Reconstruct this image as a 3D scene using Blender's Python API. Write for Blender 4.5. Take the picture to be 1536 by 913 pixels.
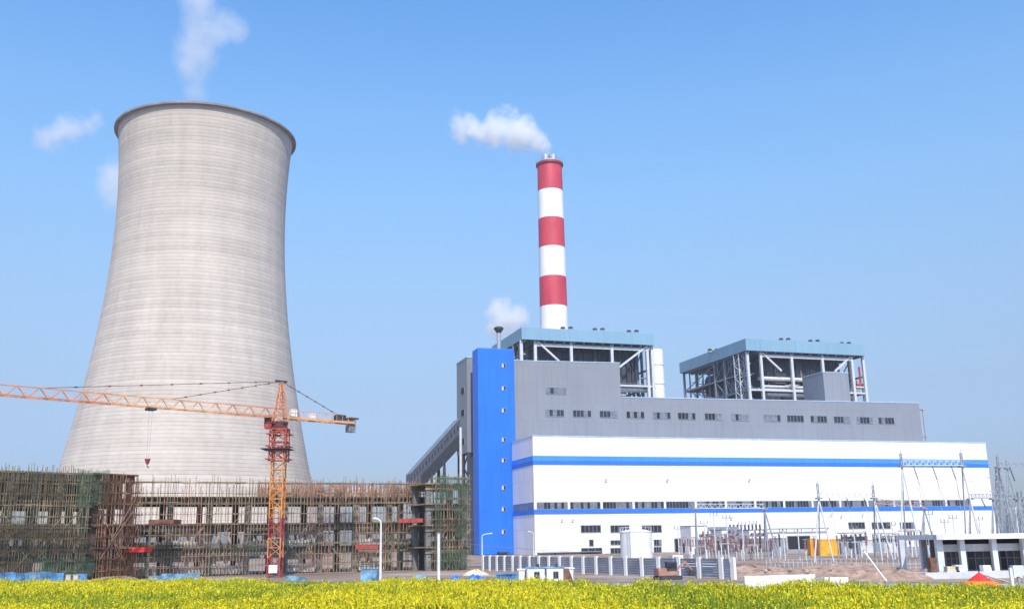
import bpy, math, random
import numpy as np
from mathutils import Vector, Matrix
random.seed(7); rng = np.random.default_rng(7)
sc = bpy.context.scene
for o in list(bpy.data.objects): bpy.data.objects.remove(o)
col = sc.collection
PI = math.pi

# ------------------------------------------------------------------ camera
FPX = 1490.0; CAMH = 4.0; PITCH = math.radians(13.4); ROLL = 0.018
vX = Vector((1, 0, 0)); vF = Vector((0, math.cos(PITCH), math.sin(PITCH))); vU0 = Vector((0, -math.sin(PITCH), math.cos(PITCH)))
vR = vX * math.cos(ROLL) - vU0 * math.sin(ROLL); vU = vU0 * math.cos(ROLL) + vX * math.sin(ROLL)
cam_d = bpy.data.cameras.new('camera'); cam = bpy.data.objects.new('camera', cam_d); col.objects.link(cam); sc.camera = cam
cam_d.sensor_width = 36; cam_d.lens = FPX / 1536 * 36; cam_d.clip_start = 0.5; cam_d.clip_end = 12000
m = Matrix.Identity(4)
for i in range(3): m[i][0] = vR[i]; m[i][1] = vU[i]; m[i][2] = -vF[i]
m[2][3] = CAMH
cam.matrix_world = m
CAM = Vector((0, 0, CAMH))

# ------------------------------------------------------------------ world, sun, exposure
SUN_EL = math.radians(47); SUN_AZ = math.radians(9)      # behind the camera, a little to the right
w = bpy.data.worlds.new('World'); sc.world = w; w.use_nodes = True
nt = w.node_tree; nt.nodes.clear()
sky = nt.nodes.new('ShaderNodeTexSky'); sky.sky_type = 'NISHITA'; sky.sun_disc = False
sky.sun_elevation = SUN_EL; sky.sun_rotation = PI - SUN_AZ
sky.altitude = 0; sky.air_density = 1.5; sky.dust_density = 1.2; sky.ozone_density = 2.5
bg = nt.nodes.new('ShaderNodeBackground'); bg.inputs[1].default_value = 0.15
wo = nt.nodes.new('ShaderNodeOutputWorld')
wg = nt.nodes.new('ShaderNodeTexCoord'); wsp = nt.nodes.new('ShaderNodeSeparateXYZ'); nt.links.new(wg.outputs['Generated'], wsp.inputs[0])
wr = nt.nodes.new('ShaderNodeValToRGB'); wm = nt.nodes.new('ShaderNodeMix'); wm.data_type = 'RGBA'; wm.blend_type = 'MULTIPLY'; wm.inputs[0].default_value = 1
SKY_TINT = ((0.0, (0.42, 0.536, 0.915)), (0.08, (0.42, 0.536, 0.915)), (0.139, (0.521, 0.596, 0.813)), (0.243, (0.705, 0.806, 0.974)), (0.332, (0.764, 0.972, 1.171)), (0.411, (0.74, 1.031, 1.29)), (0.499, (0.604, 0.99, 1.349)), (1.0, (0.604, 0.99, 1.349)))
for i_, (p_, c_) in enumerate(SKY_TINT):
    e_ = wr.color_ramp.elements[i_] if i_ < 2 else wr.color_ramp.elements.new(p_)
    e_.position = p_; e_.color = (*c_, 1)
nt.links.new(wsp.outputs[2], wr.inputs[0]); nt.links.new(sky.outputs[0], wm.inputs[6]); nt.links.new(wr.outputs[0], wm.inputs[7]); nt.links.new(wm.outputs[2], bg.inputs[0]); nt.links.new(bg.outputs[0], wo.inputs[0])
sd = bpy.data.lights.new('sun', 'SUN'); sd.energy = 4.4; sd.angle = math.radians(0.55); sd.color = (1.0, 0.915, 0.82)
sun = bpy.data.objects.new('sun', sd); col.objects.link(sun)
sdir = Vector((math.sin(SUN_AZ) * math.cos(SUN_EL), -math.cos(SUN_AZ) * math.cos(SUN_EL), math.sin(SUN_EL)))
sun.rotation_euler = sdir.to_track_quat('Z', 'Y').to_euler(); sun.location = (0, 0, 50)
sc.view_settings.view_transform = 'Standard'; sc.view_settings.look = 'None'
sc.view_settings.gamma = 1; sc.view_settings.use_curve_mapping = False
sc.view_settings.exposure = 0.18
sc.render.engine = 'CYCLES'
sc.cycles.volume_bounces = 12; sc.cycles.max_bounces = 14; sc.cycles.transparent_max_bounces = 24
sc.cycles.volume_step_rate = 1.0; sc.cycles.volume_max_steps = 256

HAZE = 0.00013
def build_haze():
    me = bpy.data.meshes.new('haze'); x0, x1, y0, y1, z0, z1 = -900, 900, -60, 1400, -1.0, 245
    me.from_pydata([(x0,y0,z0),(x1,y0,z0),(x1,y1,z0),(x0,y1,z0),(x0,y0,z1),(x1,y0,z1),(x1,y1,z1),(x0,y1,z1)], [], [(0,3,2,1),(4,5,6,7),(0,1,5,4),(1,2,6,5),(2,3,7,6),(3,0,4,7)])
    m = bpy.data.materials.new('haze_air'); m.use_nodes = True; t = m.node_tree; t.nodes.clear()
    o = t.nodes.new('ShaderNodeOutputMaterial'); v = t.nodes.new('ShaderNodeVolumePrincipled'); v.inputs['Color'].default_value = (.80,.87,1,1); v.inputs['Density'].default_value = HAZE; v.inputs['Anisotropy'].default_value = 0.1
    t.links.new(v.outputs[0], o.inputs['Volume']); me.materials.append(m)
    h = bpy.data.objects.new('haze', me); col.objects.link(h); h['kind'] = 'stuff'; h['label'] = 'thin pale daylight haze over the whole plant'; h['category'] = 'haze'
build_haze()
# ------------------------------------------------------------------ layout helpers (points measured once, at real distances)
def ray(x, y): return (vF + vR * ((x - 768) / FPX) + vU * ((456.5 - y) / FPX)).normalized()
def at(x, y, D):
    d = ray(x, y); return CAM + d * (D / d.y)
def onz(x, y, z=0):
    d = ray(x, y); return CAM + d * ((z - CAMH) / d.z)
def pxat(x, D, z=0.0):
    "world X on the plane Y=D at height z under photo column x"
    lo, hi = -2.0 * D, 2.0 * D
    for _ in range(50):
        mid = (lo + hi) / 2; v = Vector((mid, D, z)) - CAM
        if 768 + FPX * v.dot(vR) / v.dot(vF) < x: lo = mid
        else: hi = mid
    return mid
A72 = math.radians(18)
U3 = Vector((math.cos(A72), math.sin(A72), 0)); V3 = Vector((-math.sin(A72), math.cos(A72), 0))
P0 = Vector((5.51, 300, 0))
def PF(p): return P0 + U3 * p[0] + V3 * p[1] + Vector((0, 0, p[2]))
def FL(x, y, dep):
    "photo point on the facade plane at depth dep -> (s, z)"
    P = P0 + V3 * dep; d = ray(x, y); q = CAM + d * ((P - CAM).dot(V3) / d.dot(V3)) - P0
    return q.dot(U3), q.z

# ------------------------------------------------------------------ mesh builder
class MB:
    def __init__(s, frame=None): s.v = []; s.f = []; s.mi = []; s.fr = frame; s.cur = 0
    def add(s, vs, fs, m=None):
        n = len(s.v); s.v += [tuple(p) for p in vs]; s.f += [tuple(i + n for i in f) for f in fs]
        s.mi += [s.cur if m is None else m] * len(fs); return s
    def box(s, a, b, m=None):
        x0, y0, z0 = a; x1, y1, z1 = b
        v = [(x0,y0,z0),(x1,y0,z0),(x1,y1,z0),(x0,y1,z0),(x0,y0,z1),(x1,y0,z1),(x1,y1,z1),(x0,y1,z1)]
        return s.add(v, [(0,3,2,1),(4,5,6,7),(0,1,5,4),(1,2,6,5),(2,3,7,6),(3,0,4,7)], m)
    def bar(s, p, q, w=0.1, h=None, m=None, n=4):
        p = Vector(p); q = Vector(q); h = h or w; d = (q - p)
        if d.length < 1e-6: return s
        d.normalize(); a = Vector((0,0,1)) if abs(d.z) < 0.95 else Vector((1,0,0))
        e1 = d.cross(a).normalized(); e2 = e1.cross(d)
        if n == 4: cs = [(-1,-1),(1,-1),(1,1),(-1,1)]
        else: cs = [(math.cos(2*PI*i/n), math.sin(2*PI*i/n)) for i in range(n)]
        v = [p + e1*c[0]*w/2 + e2*c[1]*h/2 for c in cs] + [q + e1*c[0]*w/2 + e2*c[1]*h/2 for c in cs]
        fs = [(i, (i+1)%n, n+(i+1)%n, n+i) for i in range(n)] + [tuple(range(n))[::-1], tuple(range(n, 2*n))]
        return s.add(v, fs, m)
    def tube(s, p, q, r, n=10, m=None): return s.bar(p, q, 2*r, 2*r, m, n)
    def lathe(s, c, prof, n=48, m=None, mats=None, cap=False):
        v = []; fs = []; c = Vector(c)
        for r, z in prof:
            for i in range(n): v.append((c.x + r*math.cos(2*PI*i/n), c.y + r*math.sin(2*PI*i/n), c.z + z))
        base = len(s.v); s.v += v
        for k in range(len(prof)-1):
            for i in range(n):
                j = (i+1) % n; s.f.append(tuple(base + t for t in (k*n+i, k*n+j, (k+1)*n+j, (k+1)*n+i)))
                s.mi.append(mats[k] if mats else (s.cur if m is None else m))
        if cap:
            for k, rev in ((0, True), (len(prof)-1, False)):
                f = [base + k*n + i for i in range(n)]; s.f.append(tuple(f[::-1] if rev else f)); s.mi.append(s.cur if m is None else m)
        return s
    def build(s, name, mats, parent=None, smooth=False):
        if not isinstance(mats, (list, tuple)): mats = [mats]
        vs = [s.fr(p) for p in s.v] if s.fr else s.v
        off = Vector((0, 0, 0))
        if parent is not None:
            q = parent
            while q is not None: off += Vector(q.location); q = q.parent
        me = bpy.data.meshes.new(name)
        me.from_pydata([(p[0]-off.x, p[1]-off.y, p[2]-off.z) for p in vs], [], s.f)
        for mt in mats: me.materials.append(mt)
        if len(mats) > 1: me.polygons.foreach_set('material_index', s.mi)
        if smooth: me.polygons.foreach_set('use_smooth', [True]*len(s.f))
        if smooth: me.update(); me.set_sharp_from_angle(angle=math.radians(30))
        me.update()
        o = bpy.data.objects.new(name, me); col.objects.link(o)
        if parent is not None: o.parent = parent
        return o
def tag(o, label=None, cat=None, group=None, kind=None):
    if label: o['label'] = label
    if cat: o['category'] = cat
    if group: o['group'] = group
    if kind: o['kind'] = kind
    return o
def thing(name, loc, label, cat, group=None):
    o = bpy.data.objects.new(name, None); o.empty_display_size = 1; col.objects.link(o); o.location = Vector(loc)
    return tag(o, label, cat, group)
def inst(src, parent, loc, rot=None):
    "linked copy of a part with its sub-parts, at a local place"
    c = src.copy(); col.objects.link(c); c.parent = parent; c.location = loc
    if rot is not None: c.rotation_euler = rot
    for ch in src.children:
        d = ch.copy(); col.objects.link(d); d.parent = c
    return c

# ------------------------------------------------------------------ materials
def lin(r, g, b):
    f = lambda c: ((c/255+0.055)/1.055)**2.4 if c/255 > 0.04045 else c/255/12.92
    return (f(r), f(g), f(b))
def mat(name, c, rough=0.6, metal=0.0, var=0.12, scale=0.5, bump=0.0, bscale=4.0, spec=None, stretch=(1,1,1), c2=None):
    m = bpy.data.materials.new(name); m.use_nodes = True; t = m.node_tree; b = t.nodes['Principled BSDF']
    b.inputs['Roughness'].default_value = rough; b.inputs['Metallic'].default_value = metal
    if spec is not None: b.inputs['Specular IOR Level'].default_value = spec
    g = t.nodes.new('ShaderNodeNewGeometry'); mp = t.nodes.new('ShaderNodeMapping'); mp.inputs['Scale'].default_value = stretch
    t.links.new(g.outputs['Position'], mp.inputs['Vector'])
    n = t.nodes.new('ShaderNodeTexNoise'); n.inputs['Scale'].default_value = scale; n.inputs['Detail'].default_value = 6; n.inputs['Roughness'].default_value = 0.65
    t.links.new(mp.outputs[0], n.inputs['Vector'])
    r = t.nodes.new('ShaderNodeValToRGB'); c2 = c2 or tuple(max(0, x*(1-2.2*var)) for x in c)
    r.color_ramp.elements[0].position = 0.3; r.color_ramp.elements[1].position = 0.7
    r.color_ramp.elements[0].color = (*c2, 1); r.color_ramp.elements[1].color = (*[min(1, x*(1+0.6*var)) for x in c], 1)
    t.links.new(n.outputs[0], r.inputs[0]); t.links.new(r.outputs[0], b.inputs['Base Color'])
    if bump:
        n2 = t.nodes.new('ShaderNodeTexNoise'); n2.inputs['Scale'].default_value = bscale; n2.inputs['Detail'].default_value = 4
        t.links.new(mp.outputs[0], n2.inputs['Vector'])
        bp = t.nodes.new('ShaderNodeBump'); bp.inputs['Strength'].default_value = bump; bp.inputs['Distance'].default_value = 0.1
        t.links.new(n2.outputs[0], bp.inputs['Height']); t.links.new(bp.outputs[0], b.inputs['Normal'])
    return m
def math_n(t, op, a, b=None, c=None):
    n = t.nodes.new('ShaderNodeMath'); n.operation = op
    for i, x in enumerate((a, b, c)):
        if x is None: continue
        if isinstance(x, (int, float)): n.inputs[i].default_value = x
        else: t.links.new(x, n.inputs[i])
    return n.outputs[0]
def sheet(name, c, seam=6.0, rib=0.6, rough=0.45, dirt=0.10, tint=0.06):
    "profiled metal cladding in the plant's frame: ribs, panel seams, tonal difference panel to panel, faint rain streaks"
    m = bpy.data.materials.new(name); m.use_nodes = True; t = m.node_tree; b = t.nodes['Principled BSDF']; b.inputs['Roughness'].default_value = rough
    g = t.nodes.new('ShaderNodeNewGeometry'); mp = t.nodes.new('ShaderNodeMapping'); mp.vector_type = 'TEXTURE'
    mp.inputs['Rotation'].default_value = (0, 0, A72); mp.inputs['Location'].default_value = P0
    t.links.new(g.outputs['Position'], mp.inputs['Vector'])
    sp = t.nodes.new('ShaderNodeSeparateXYZ'); t.links.new(mp.outputs[0], sp.inputs[0])
    h = math_n(t, 'ADD', sp.outputs[0], sp.outputs[1])
    px = math_n(t, 'FLOOR', math_n(t, 'DIVIDE', h, 1.0)); pz = math_n(t, 'FLOOR', math_n(t, 'DIVIDE', sp.outputs[2], seam))
    cb = t.nodes.new('ShaderNodeCombineXYZ'); t.links.new(px, cb.inputs[0]); t.links.new(pz, cb.inputs[1])
    wn = t.nodes.new('ShaderNodeTexWhiteNoise'); wn.noise_dimensions = '2D'; t.links.new(cb.outputs[0], wn.inputs['Vector'])
    fz = math_n(t, 'FRACT', math_n(t, 'DIVIDE', sp.outputs[2], seam)); line = math_n(t, 'LESS_THAN', fz, 0.018)
    st = t.nodes.new('ShaderNodeMapping'); st.inputs['Scale'].default_value = (1.2, 1.2, 0.04); t.links.new(mp.outputs[0], st.inputs['Vector'])
    ns = t.nodes.new('ShaderNodeTexNoise'); ns.inputs['Scale'].default_value = 1.0; ns.inputs['Detail'].default_value = 6; t.links.new(st.outputs[0], ns.inputs['Vector'])
    n2 = t.nodes.new('ShaderNodeTexNoise'); n2.inputs['Scale'].default_value = 0.06; n2.inputs['Detail'].default_value = 3; t.links.new(mp.outputs[0], n2.inputs['Vector'])
    v = math_n(t, 'MULTIPLY_ADD', wn.outputs[0], tint, 1 - tint)
    v = math_n(t, 'SUBTRACT', v, math_n(t, 'MULTIPLY', line, 0.16))
    v = math_n(t, 'SUBTRACT', v, math_n(t, 'MULTIPLY', math_n(t, 'GREATER_THAN', ns.outputs[0], 0.56), math_n(t, 'MULTIPLY', ns.outputs[0], dirt)))
    v = math_n(t, 'MULTIPLY', v, math_n(t, 'MULTIPLY_ADD', n2.outputs[0], 0.22, 0.9))
    mx = t.nodes.new('ShaderNodeMix'); mx.data_type = 'RGBA'; mx.blend_type = 'MULTIPLY'; mx.inputs[0].default_value = 1
    mx.inputs[6].default_value = (*c, 1); cc = t.nodes.new('ShaderNodeCombineColor')
    for i in range(3): t.links.new(v, cc.inputs[i])
    t.links.new(cc.outputs[0], mx.inputs[7]); t.links.new(mx.outputs[2], b.inputs['Base Color'])
    fx = math_n(t, 'PINGPONG', h, rib/2); bp = t.nodes.new('ShaderNodeBump'); bp.inputs['Strength'].default_value = 0.10; bp.inputs['Distance'].default_value = 0.06
    t.links.new(math_n(t, 'MULTIPLY', fx, 0.5), bp.inputs['Height']); t.links.new(bp.outputs[0], b.inputs['Normal'])
    return m
M = {}
M['white_sheet'] = sheet('white_cladding', (0.83, 0.79, 0.775), 7.2, tint=0.10)
M['grey_sheet'] = sheet('grey_cladding', (0.232, 0.240, 0.270), 6.0, tint=0.05)
M['blue_sheet'] = sheet('blue_cladding', (0.010, 0.155, 0.72), 6.5, tint=0.08)
M['stripe'] = sheet('blue_stripe_cladding', (0.03, 0.17, 0.66), 50)
M['roof_blue'] = sheet('pale_blue_fascia', (0.21, 0.36, 0.47), 9, rib=0.8)
M['roof_deck'] = mat('roof_deck', (0.10, 0.13, 0.17), 0.6)
M['coping'] = mat('coping', (0.45, 0.6, 0.75), 0.5)
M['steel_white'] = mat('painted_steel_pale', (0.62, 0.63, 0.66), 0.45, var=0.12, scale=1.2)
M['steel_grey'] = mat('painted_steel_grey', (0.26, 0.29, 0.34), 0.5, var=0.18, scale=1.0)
M['steel_dark'] = mat('dark_steel', (0.055, 0.062, 0.08), 0.6, var=0.3, scale=1.0)
M['galv'] = mat('galvanised_steel', (0.42, 0.46, 0.51), 0.4, 0.3, var=0.15, scale=2)
M['galv_white'] = mat('pale_galvanised_steel', (0.70, 0.73, 0.76), 0.4, 0.1, var=0.1, scale=2)
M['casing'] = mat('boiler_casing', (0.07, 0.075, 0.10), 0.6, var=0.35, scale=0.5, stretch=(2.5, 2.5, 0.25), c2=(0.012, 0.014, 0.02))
M['pipe'] = mat('lagged_pipe', (0.72, 0.72, 0.73), 0.35, 0.2, var=0.12, scale=0.8)
M['rust'] = mat('rusty_steel', (0.20, 0.09, 0.055), 0.8, var=0.35, scale=1.5)
M['glass'] = mat('window_glass', (0.03, 0.035, 0.05), 0.25, var=0.3, scale=1.0, spec=0.6)
M['glass_pale'] = mat('pale_window_glass', (0.20, 0.22, 0.27), 0.2, var=0.25, scale=1.0)
M['frame'] = mat('window_frame', (0.26, 0.27, 0.29), 0.5)
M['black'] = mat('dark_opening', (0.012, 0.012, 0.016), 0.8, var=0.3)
M['white'] = mat('white_paint', (0.82, 0.81, 0.80), 0.5, var=0.07, scale=0.8)
M['red'] = mat('red_paint', (0.58, 0.045, 0.075), 0.55, var=0.12, scale=0.25, stretch=(1, 1, 0.3))
M['chim_white'] = mat('chimney_white', (0.84, 0.83, 0.84), 0.6, var=0.05, scale=0.25, stretch=(1, 1, 0.3))
M['crane_red'] = mat('crane_red', (0.46, 0.065, 0.05), 0.5, var=0.25, scale=1.5)
M['crane_orange'] = mat('crane_orange', (0.72, 0.27, 0.12), 0.5, var=0.2, scale=0.8)
M['crane_yellow'] = mat('crane_yellow', (0.76, 0.40, 0.18), 0.5, var=0.2, scale=0.8)
M['yellow'] = mat('yellow_paint', (0.85, 0.42, 0.02), 0.5, var=0.15, scale=0.7)
M['concrete'] = mat('fresh_concrete', (0.24, 0.235, 0.225), 0.85, var=0.25, scale=0.4, bump=0.3)
M['concrete_dark'] = mat('formwork_concrete', (0.13, 0.10, 0.085), 0.85, var=0.3, scale=0.6)  # dark concrete; as infill it also carries the shade of the rooms
M['formwork'] = mat('interior_shade', (0.05,0.045,0.04), .9, var=.3, scale=.8)  # near-black infill: the shade of the interiors put into a wall colour
M['shade_red'] = mat('red_brown_shade', (0.09,0.03,0.025), .9, var=.3, scale=.8)  # red-brown tone with the shade of the voids worked in
M['plaster'] = mat('pale_infill', (0.66, 0.63, 0.61), 0.85, var=0.16, scale=0.35)
M['pole'] = mat('scaffold_tube', (0.42, 0.30, 0.19), 0.6, 0.2, var=0.35, scale=0.9)
M['pole_green'] = mat('scaffold_tube_olive', (0.32, 0.29, 0.17), 0.6, 0.1, var=0.35, scale=0.9)
M['pole_rust'] = mat('scaffold_tube_rust', (0.50, 0.25, 0.16), 0.65, 0.1, var=0.35, scale=0.9)
M['plank'] = mat('bamboo_board', (0.40, 0.30, 0.17), 0.8, var=0.3, scale=0.8)
M['blue_hoard'] = mat('blue_hoarding', (0.10, 0.28, 0.55), 0.5, var=0.4, scale=0.8)
M['pale_blue'] = mat('light_blue_sheet', (0.20, 0.38, 0.55), 0.5, var=0.4, scale=0.9)
M['tarp'] = mat('blue_tarpaulin', (0.03, 0.16, 0.62), 0.5, var=0.35, scale=0.8, bump=0.6, bscale=2)
M['panel'] = mat('louvre_panel', (0.20, 0.24, 0.33), 0.45, var=0.25, scale=0.35)
M['yellow_deep'] = mat('deep_yellow_paint', (0.80, 0.30, 0.02), 0.5, var=0.15, scale=0.7)
M['porcelain'] = mat('brown_porcelain', (0.30, 0.17, 0.17), 0.3, var=0.2, scale=2)
M['pinkish'] = mat('primer_steel', (0.48, 0.36, 0.36), 0.6, var=0.25, scale=1.2)
M['gate_grey'] = mat('gatehouse_render', (0.62, 0.63, 0.67), 0.7, var=0.12, scale=0.6)
M['trafo'] = mat('transformer_grey', (0.30, 0.31, 0.34), 0.5, var=0.25, scale=0.9)
M['redcloth'] = mat('red_canvas', (0.80, 0.035, 0.03), 0.7, var=0.12, scale=1)
M['orange'] = mat('orange_canvas', (0.85, 0.22, 0.03), 0.7, var=0.12, scale=1)
M['cream'] = mat('cream_sheet', (0.66, 0.58, 0.40), 0.75, var=0.2, scale=1)
M['stone'] = mat('boulder', (0.48, 0.36, 0.29), 0.85, var=0.25, scale=1.5, bump=0.6)
M['earth'] = mat('dug_earth', (0.40, 0.27, 0.21), 0.95, var=0.3, scale=1.1, bump=1.0, bscale=1.8, c2=(0.17, 0.12, 0.085))
M['lampwhite'] = mat('lamp_post_paint', (0.72, 0.72, 0.70), 0.5, var=0.1, scale=1)
def net_mat(name, c, alpha):
    m = bpy.data.materials.new(name); m.use_nodes = True; t = m.node_tree; t.nodes.clear()
    o = t.nodes.new('ShaderNodeOutputMaterial'); d = t.nodes.new('ShaderNodeBsdfDiffuse'); tl = t.nodes.new('ShaderNodeBsdfTranslucent'); tr = t.nodes.new('ShaderNodeBsdfTransparent')
    d.inputs[0].default_value = (*c, 1); tl.inputs[0].default_value = (*c, 1)
    a = t.nodes.new('ShaderNodeMixShader'); a.inputs[0].default_value = 0.35; t.links.new(d.outputs[0], a.inputs[1]); t.links.new(tl.outputs[0], a.inputs[2])
    g = t.nodes.new('ShaderNodeNewGeometry'); n = t.nodes.new('ShaderNodeTexNoise'); n.inputs['Scale'].default_value = 0.8; n.inputs['Detail'].default_value = 5
    t.links.new(g.outputs['Position'], n.inputs['Vector'])
    mr = t.nodes.new('ShaderNodeMapRange'); mr.inputs[1].default_value = 0.35; mr.inputs[2].default_value = 0.65; mr.inputs[3].default_value = alpha*0.35; mr.inputs[4].default_value = min(1, alpha*1.4)
    t.links.new(n.outputs[0], mr.inputs[0]); b = t.nodes.new('ShaderNodeMixShader'); t.links.new(mr.outputs[0], b.inputs[0])
    t.links.new(tr.outputs[0], b.inputs[1]); t.links.new(a.outputs[0], b.inputs[2]); t.links.new(b.outputs[0], o.inputs[0]); return m
M['net_green'] = net_mat('green_safety_net', (0.10, 0.17, 0.115), 0.42)
M['net_dark'] = net_mat('dark_safety_net', (0.13, 0.105, 0.075), 0.40)
M['net_brown'] = net_mat('brown_safety_net', (0.16, 0.09, 0.06), 0.35)

def tower_mat():
    m = bpy.data.materials.new('board_marked_concrete'); m.use_nodes = True; t = m.node_tree; b = t.nodes['Principled BSDF']; b.inputs['Roughness'].default_value = 0.9
    g = t.nodes.new('ShaderNodeTexCoord'); sp = t.nodes.new('ShaderNodeSeparateXYZ'); t.links.new(g.outputs['Object'], sp.inputs[0])
    ang = math_n(t, 'ARCTAN2', sp.outputs[1], sp.outputs[0])
    lift = 1.35
    zi = math_n(t, 'FLOOR', math_n(t, 'DIVIDE', sp.outputs[2], lift)); fz = math_n(t, 'FRACT', math_n(t, 'DIVIDE', sp.outputs[2], lift))
    ai = math_n(t, 'FLOOR', math_n(t, 'MULTIPLY', ang, 26))
    w1 = t.nodes.new('ShaderNodeTexWhiteNoise'); w1.noise_dimensions = '1D'; t.links.new(zi, w1.inputs['W'])
    cb = t.nodes.new('ShaderNodeCombineXYZ'); t.links.new(ai, cb.inputs[0]); t.links.new(zi, cb.inputs[1])
    w2 = t.nodes.new('ShaderNodeTexWhiteNoise'); w2.noise_dimensions = '2D'; t.links.new(cb.outputs[0], w2.inputs['Vector'])
    mp = t.nodes.new('ShaderNodeMapping'); mp.inputs['Scale'].default_value = (0.03, 0.03, 0.22); t.links.new(g.outputs['Object'], mp.inputs['Vector'])
    n1 = t.nodes.new('ShaderNodeTexNoise'); n1.inputs['Scale'].default_value = 1; n1.inputs['Detail'].default_value = 8; n1.inputs['Roughness'].default_value = 0.7; t.links.new(mp.outputs[0], n1.inputs['Vector'])
    mp2 = t.nodes.new('ShaderNodeMapping'); mp2.inputs['Scale'].default_value = (0.25, 0.25, 0.02); t.links.new(g.outputs['Object'], mp2.inputs['Vector'])
    n2 = t.nodes.new('ShaderNodeTexNoise'); n2.inputs['Scale'].default_value = 1; n2.inputs['Detail'].default_value = 7; t.links.new(mp2.outputs[0], n2.inputs['Vector'])
    v = math_n(t, 'MULTIPLY_ADD', w1.outputs[0], 0.12, 0.82)
    v = math_n(t, 'ADD', v, math_n(t, 'MULTIPLY', w2.outputs[0], 0.06))
    v = math_n(t, 'SUBTRACT', v, math_n(t, 'MULTIPLY', math_n(t, 'LESS_THAN', fz, 0.18), 0.17))
    v = math_n(t, 'ADD', v, math_n(t, 'MULTIPLY', math_n(t, 'SUBTRACT', n1.outputs[0], 0.5), 0.36))
    v = math_n(t, 'ADD', v, math_n(t, 'MULTIPLY', math_n(t, 'SUBTRACT', n2.outputs[0], 0.5), 0.34))
    n3 = t.nodes.new('ShaderNodeTexNoise'); n3.inputs['Scale'].default_value = .045; n3.inputs['Detail'].default_value = 4; t.links.new(g.outputs['Object'], n3.inputs['Vector'])
    v = math_n(t, 'ADD', v, math_n(t, 'MULTIPLY', math_n(t, 'SUBTRACT', n3.outputs[0], 0.5), 0.16))
    mx = t.nodes.new('ShaderNodeMix'); mx.data_type = 'RGBA'; mx.blend_type = 'MULTIPLY'; mx.inputs[0].default_value = 1
    mx.inputs[6].default_value = (0.56, 0.49, 0.428, 1); cc = t.nodes.new('ShaderNodeCombineColor')
    for i in range(3): t.links.new(v, cc.inputs[i])
    t.links.new(cc.outputs[0], mx.inputs[7]); t.links.new(mx.outputs[2], b.inputs['Base Color'])
    bp = t.nodes.new('ShaderNodeBump'); bp.inputs['Strength'].default_value = 0.5; bp.inputs['Distance'].default_value = 0.1
    t.links.new(math_n(t, 'SUBTRACT', w1.outputs[0], math_n(t, 'LESS_THAN', fz, 0.12)), bp.inputs['Height']); t.links.new(bp.outputs[0], b.inputs['Normal'])
    return m
M['shell'] = tower_mat()
def ground_mat():
    m = bpy.data.materials.new('yard_ground'); m.use_nodes = True; t = m.node_tree; b = t.nodes['Principled BSDF']; b.inputs['Roughness'].default_value = 0.95
    g = t.nodes.new('ShaderNodeNewGeometry'); n = t.nodes.new('ShaderNodeTexNoise'); n.inputs['Scale'].default_value = 0.05; n.inputs['Detail'].default_value = 9; n.inputs['Roughness'].default_value = 0.7
    t.links.new(g.outputs['Position'], n.inputs['Vector']); r = t.nodes.new('ShaderNodeValToRGB'); e = r.color_ramp.elements
    e[0].position = 0.35; e[0].color = (0.13, 0.10, 0.08, 1); e[1].position = 0.68; e[1].color = (0.42, 0.36, 0.31, 1)
    x = e.new(0.5); x.color = (0.28, 0.19, 0.14, 1); t.links.new(n.outputs[0], r.inputs[0]); t.links.new(r.outputs[0], b.inputs['Base Color'])
    n2 = t.nodes.new('ShaderNodeTexNoise'); n2.inputs['Scale'].default_value = 1.2; n2.inputs['Detail'].default_value = 6; t.links.new(g.outputs['Position'], n2.inputs['Vector'])
    bp = t.nodes.new('ShaderNodeBump'); bp.inputs['Strength'].default_value = 0.8; bp.inputs['Distance'].default_value = 0.3
    t.links.new(n2.outputs[0], bp.inputs['Height']); t.links.new(bp.outputs[0], b.inputs['Normal']); return m

# ------------------------------------------------------------------ ground and road
mb = MB(); mb.add([(-6000,-300,0),(6000,-300,0),(6000,9000,0),(-6000,9000,0)], [(0,1,2,3)])
tag(mb.build('ground', ground_mat()), kind='structure')
M['road'] = mat('pale_concrete_road', (0.40, 0.36, 0.33), 0.9, var=0.15, scale=0.25)
mb = MB(); rp = [(-150, 164), (-55, 122), (14, 90), (60, 69), (160, 23)]
for i in range(4):
    (x0, y0), (x1, y1) = rp[i], rp[i+1]
    mb.add([(x0, y0-5, .004), (x1, y1-5, .004), (x1, y1+5, .004), (x0, y0+5, .004)], [(0,1,2,3)])
tag(mb.build('road', M['road']), kind='structure')
mb = MB()
for i in range(4):
    (x0, y0), (x1, y1) = rp[i], rp[i+1]
    for d in (-5.25, 5.0):
        v = [(x0, y0+d, 0), (x1, y1+d, 0), (x1, y1+d+.25, 0), (x0, y0+d+.25, 0)]
        v += [(a, b, .13) for a, b, c in v]; mb.add(v, [(4,5,6,7),(0,1,5,4),(2,3,7,6)])
tag(mb.build('kerb', M['concrete']), kind='structure')
M['gravel'] = mat('substation_gravel', (0.33, 0.32, 0.33), 0.95, var=0.25, scale=0.8, bump=0.6, bscale=3)
mb = MB(PF); mb.add([(52,-135,.004),(190,-150,.004),(190,-12,.004),(52,-12,.004)], [(0,1,2,3)])
tag(mb.build('substation_gravel', M['gravel']), kind='structure')

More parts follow.
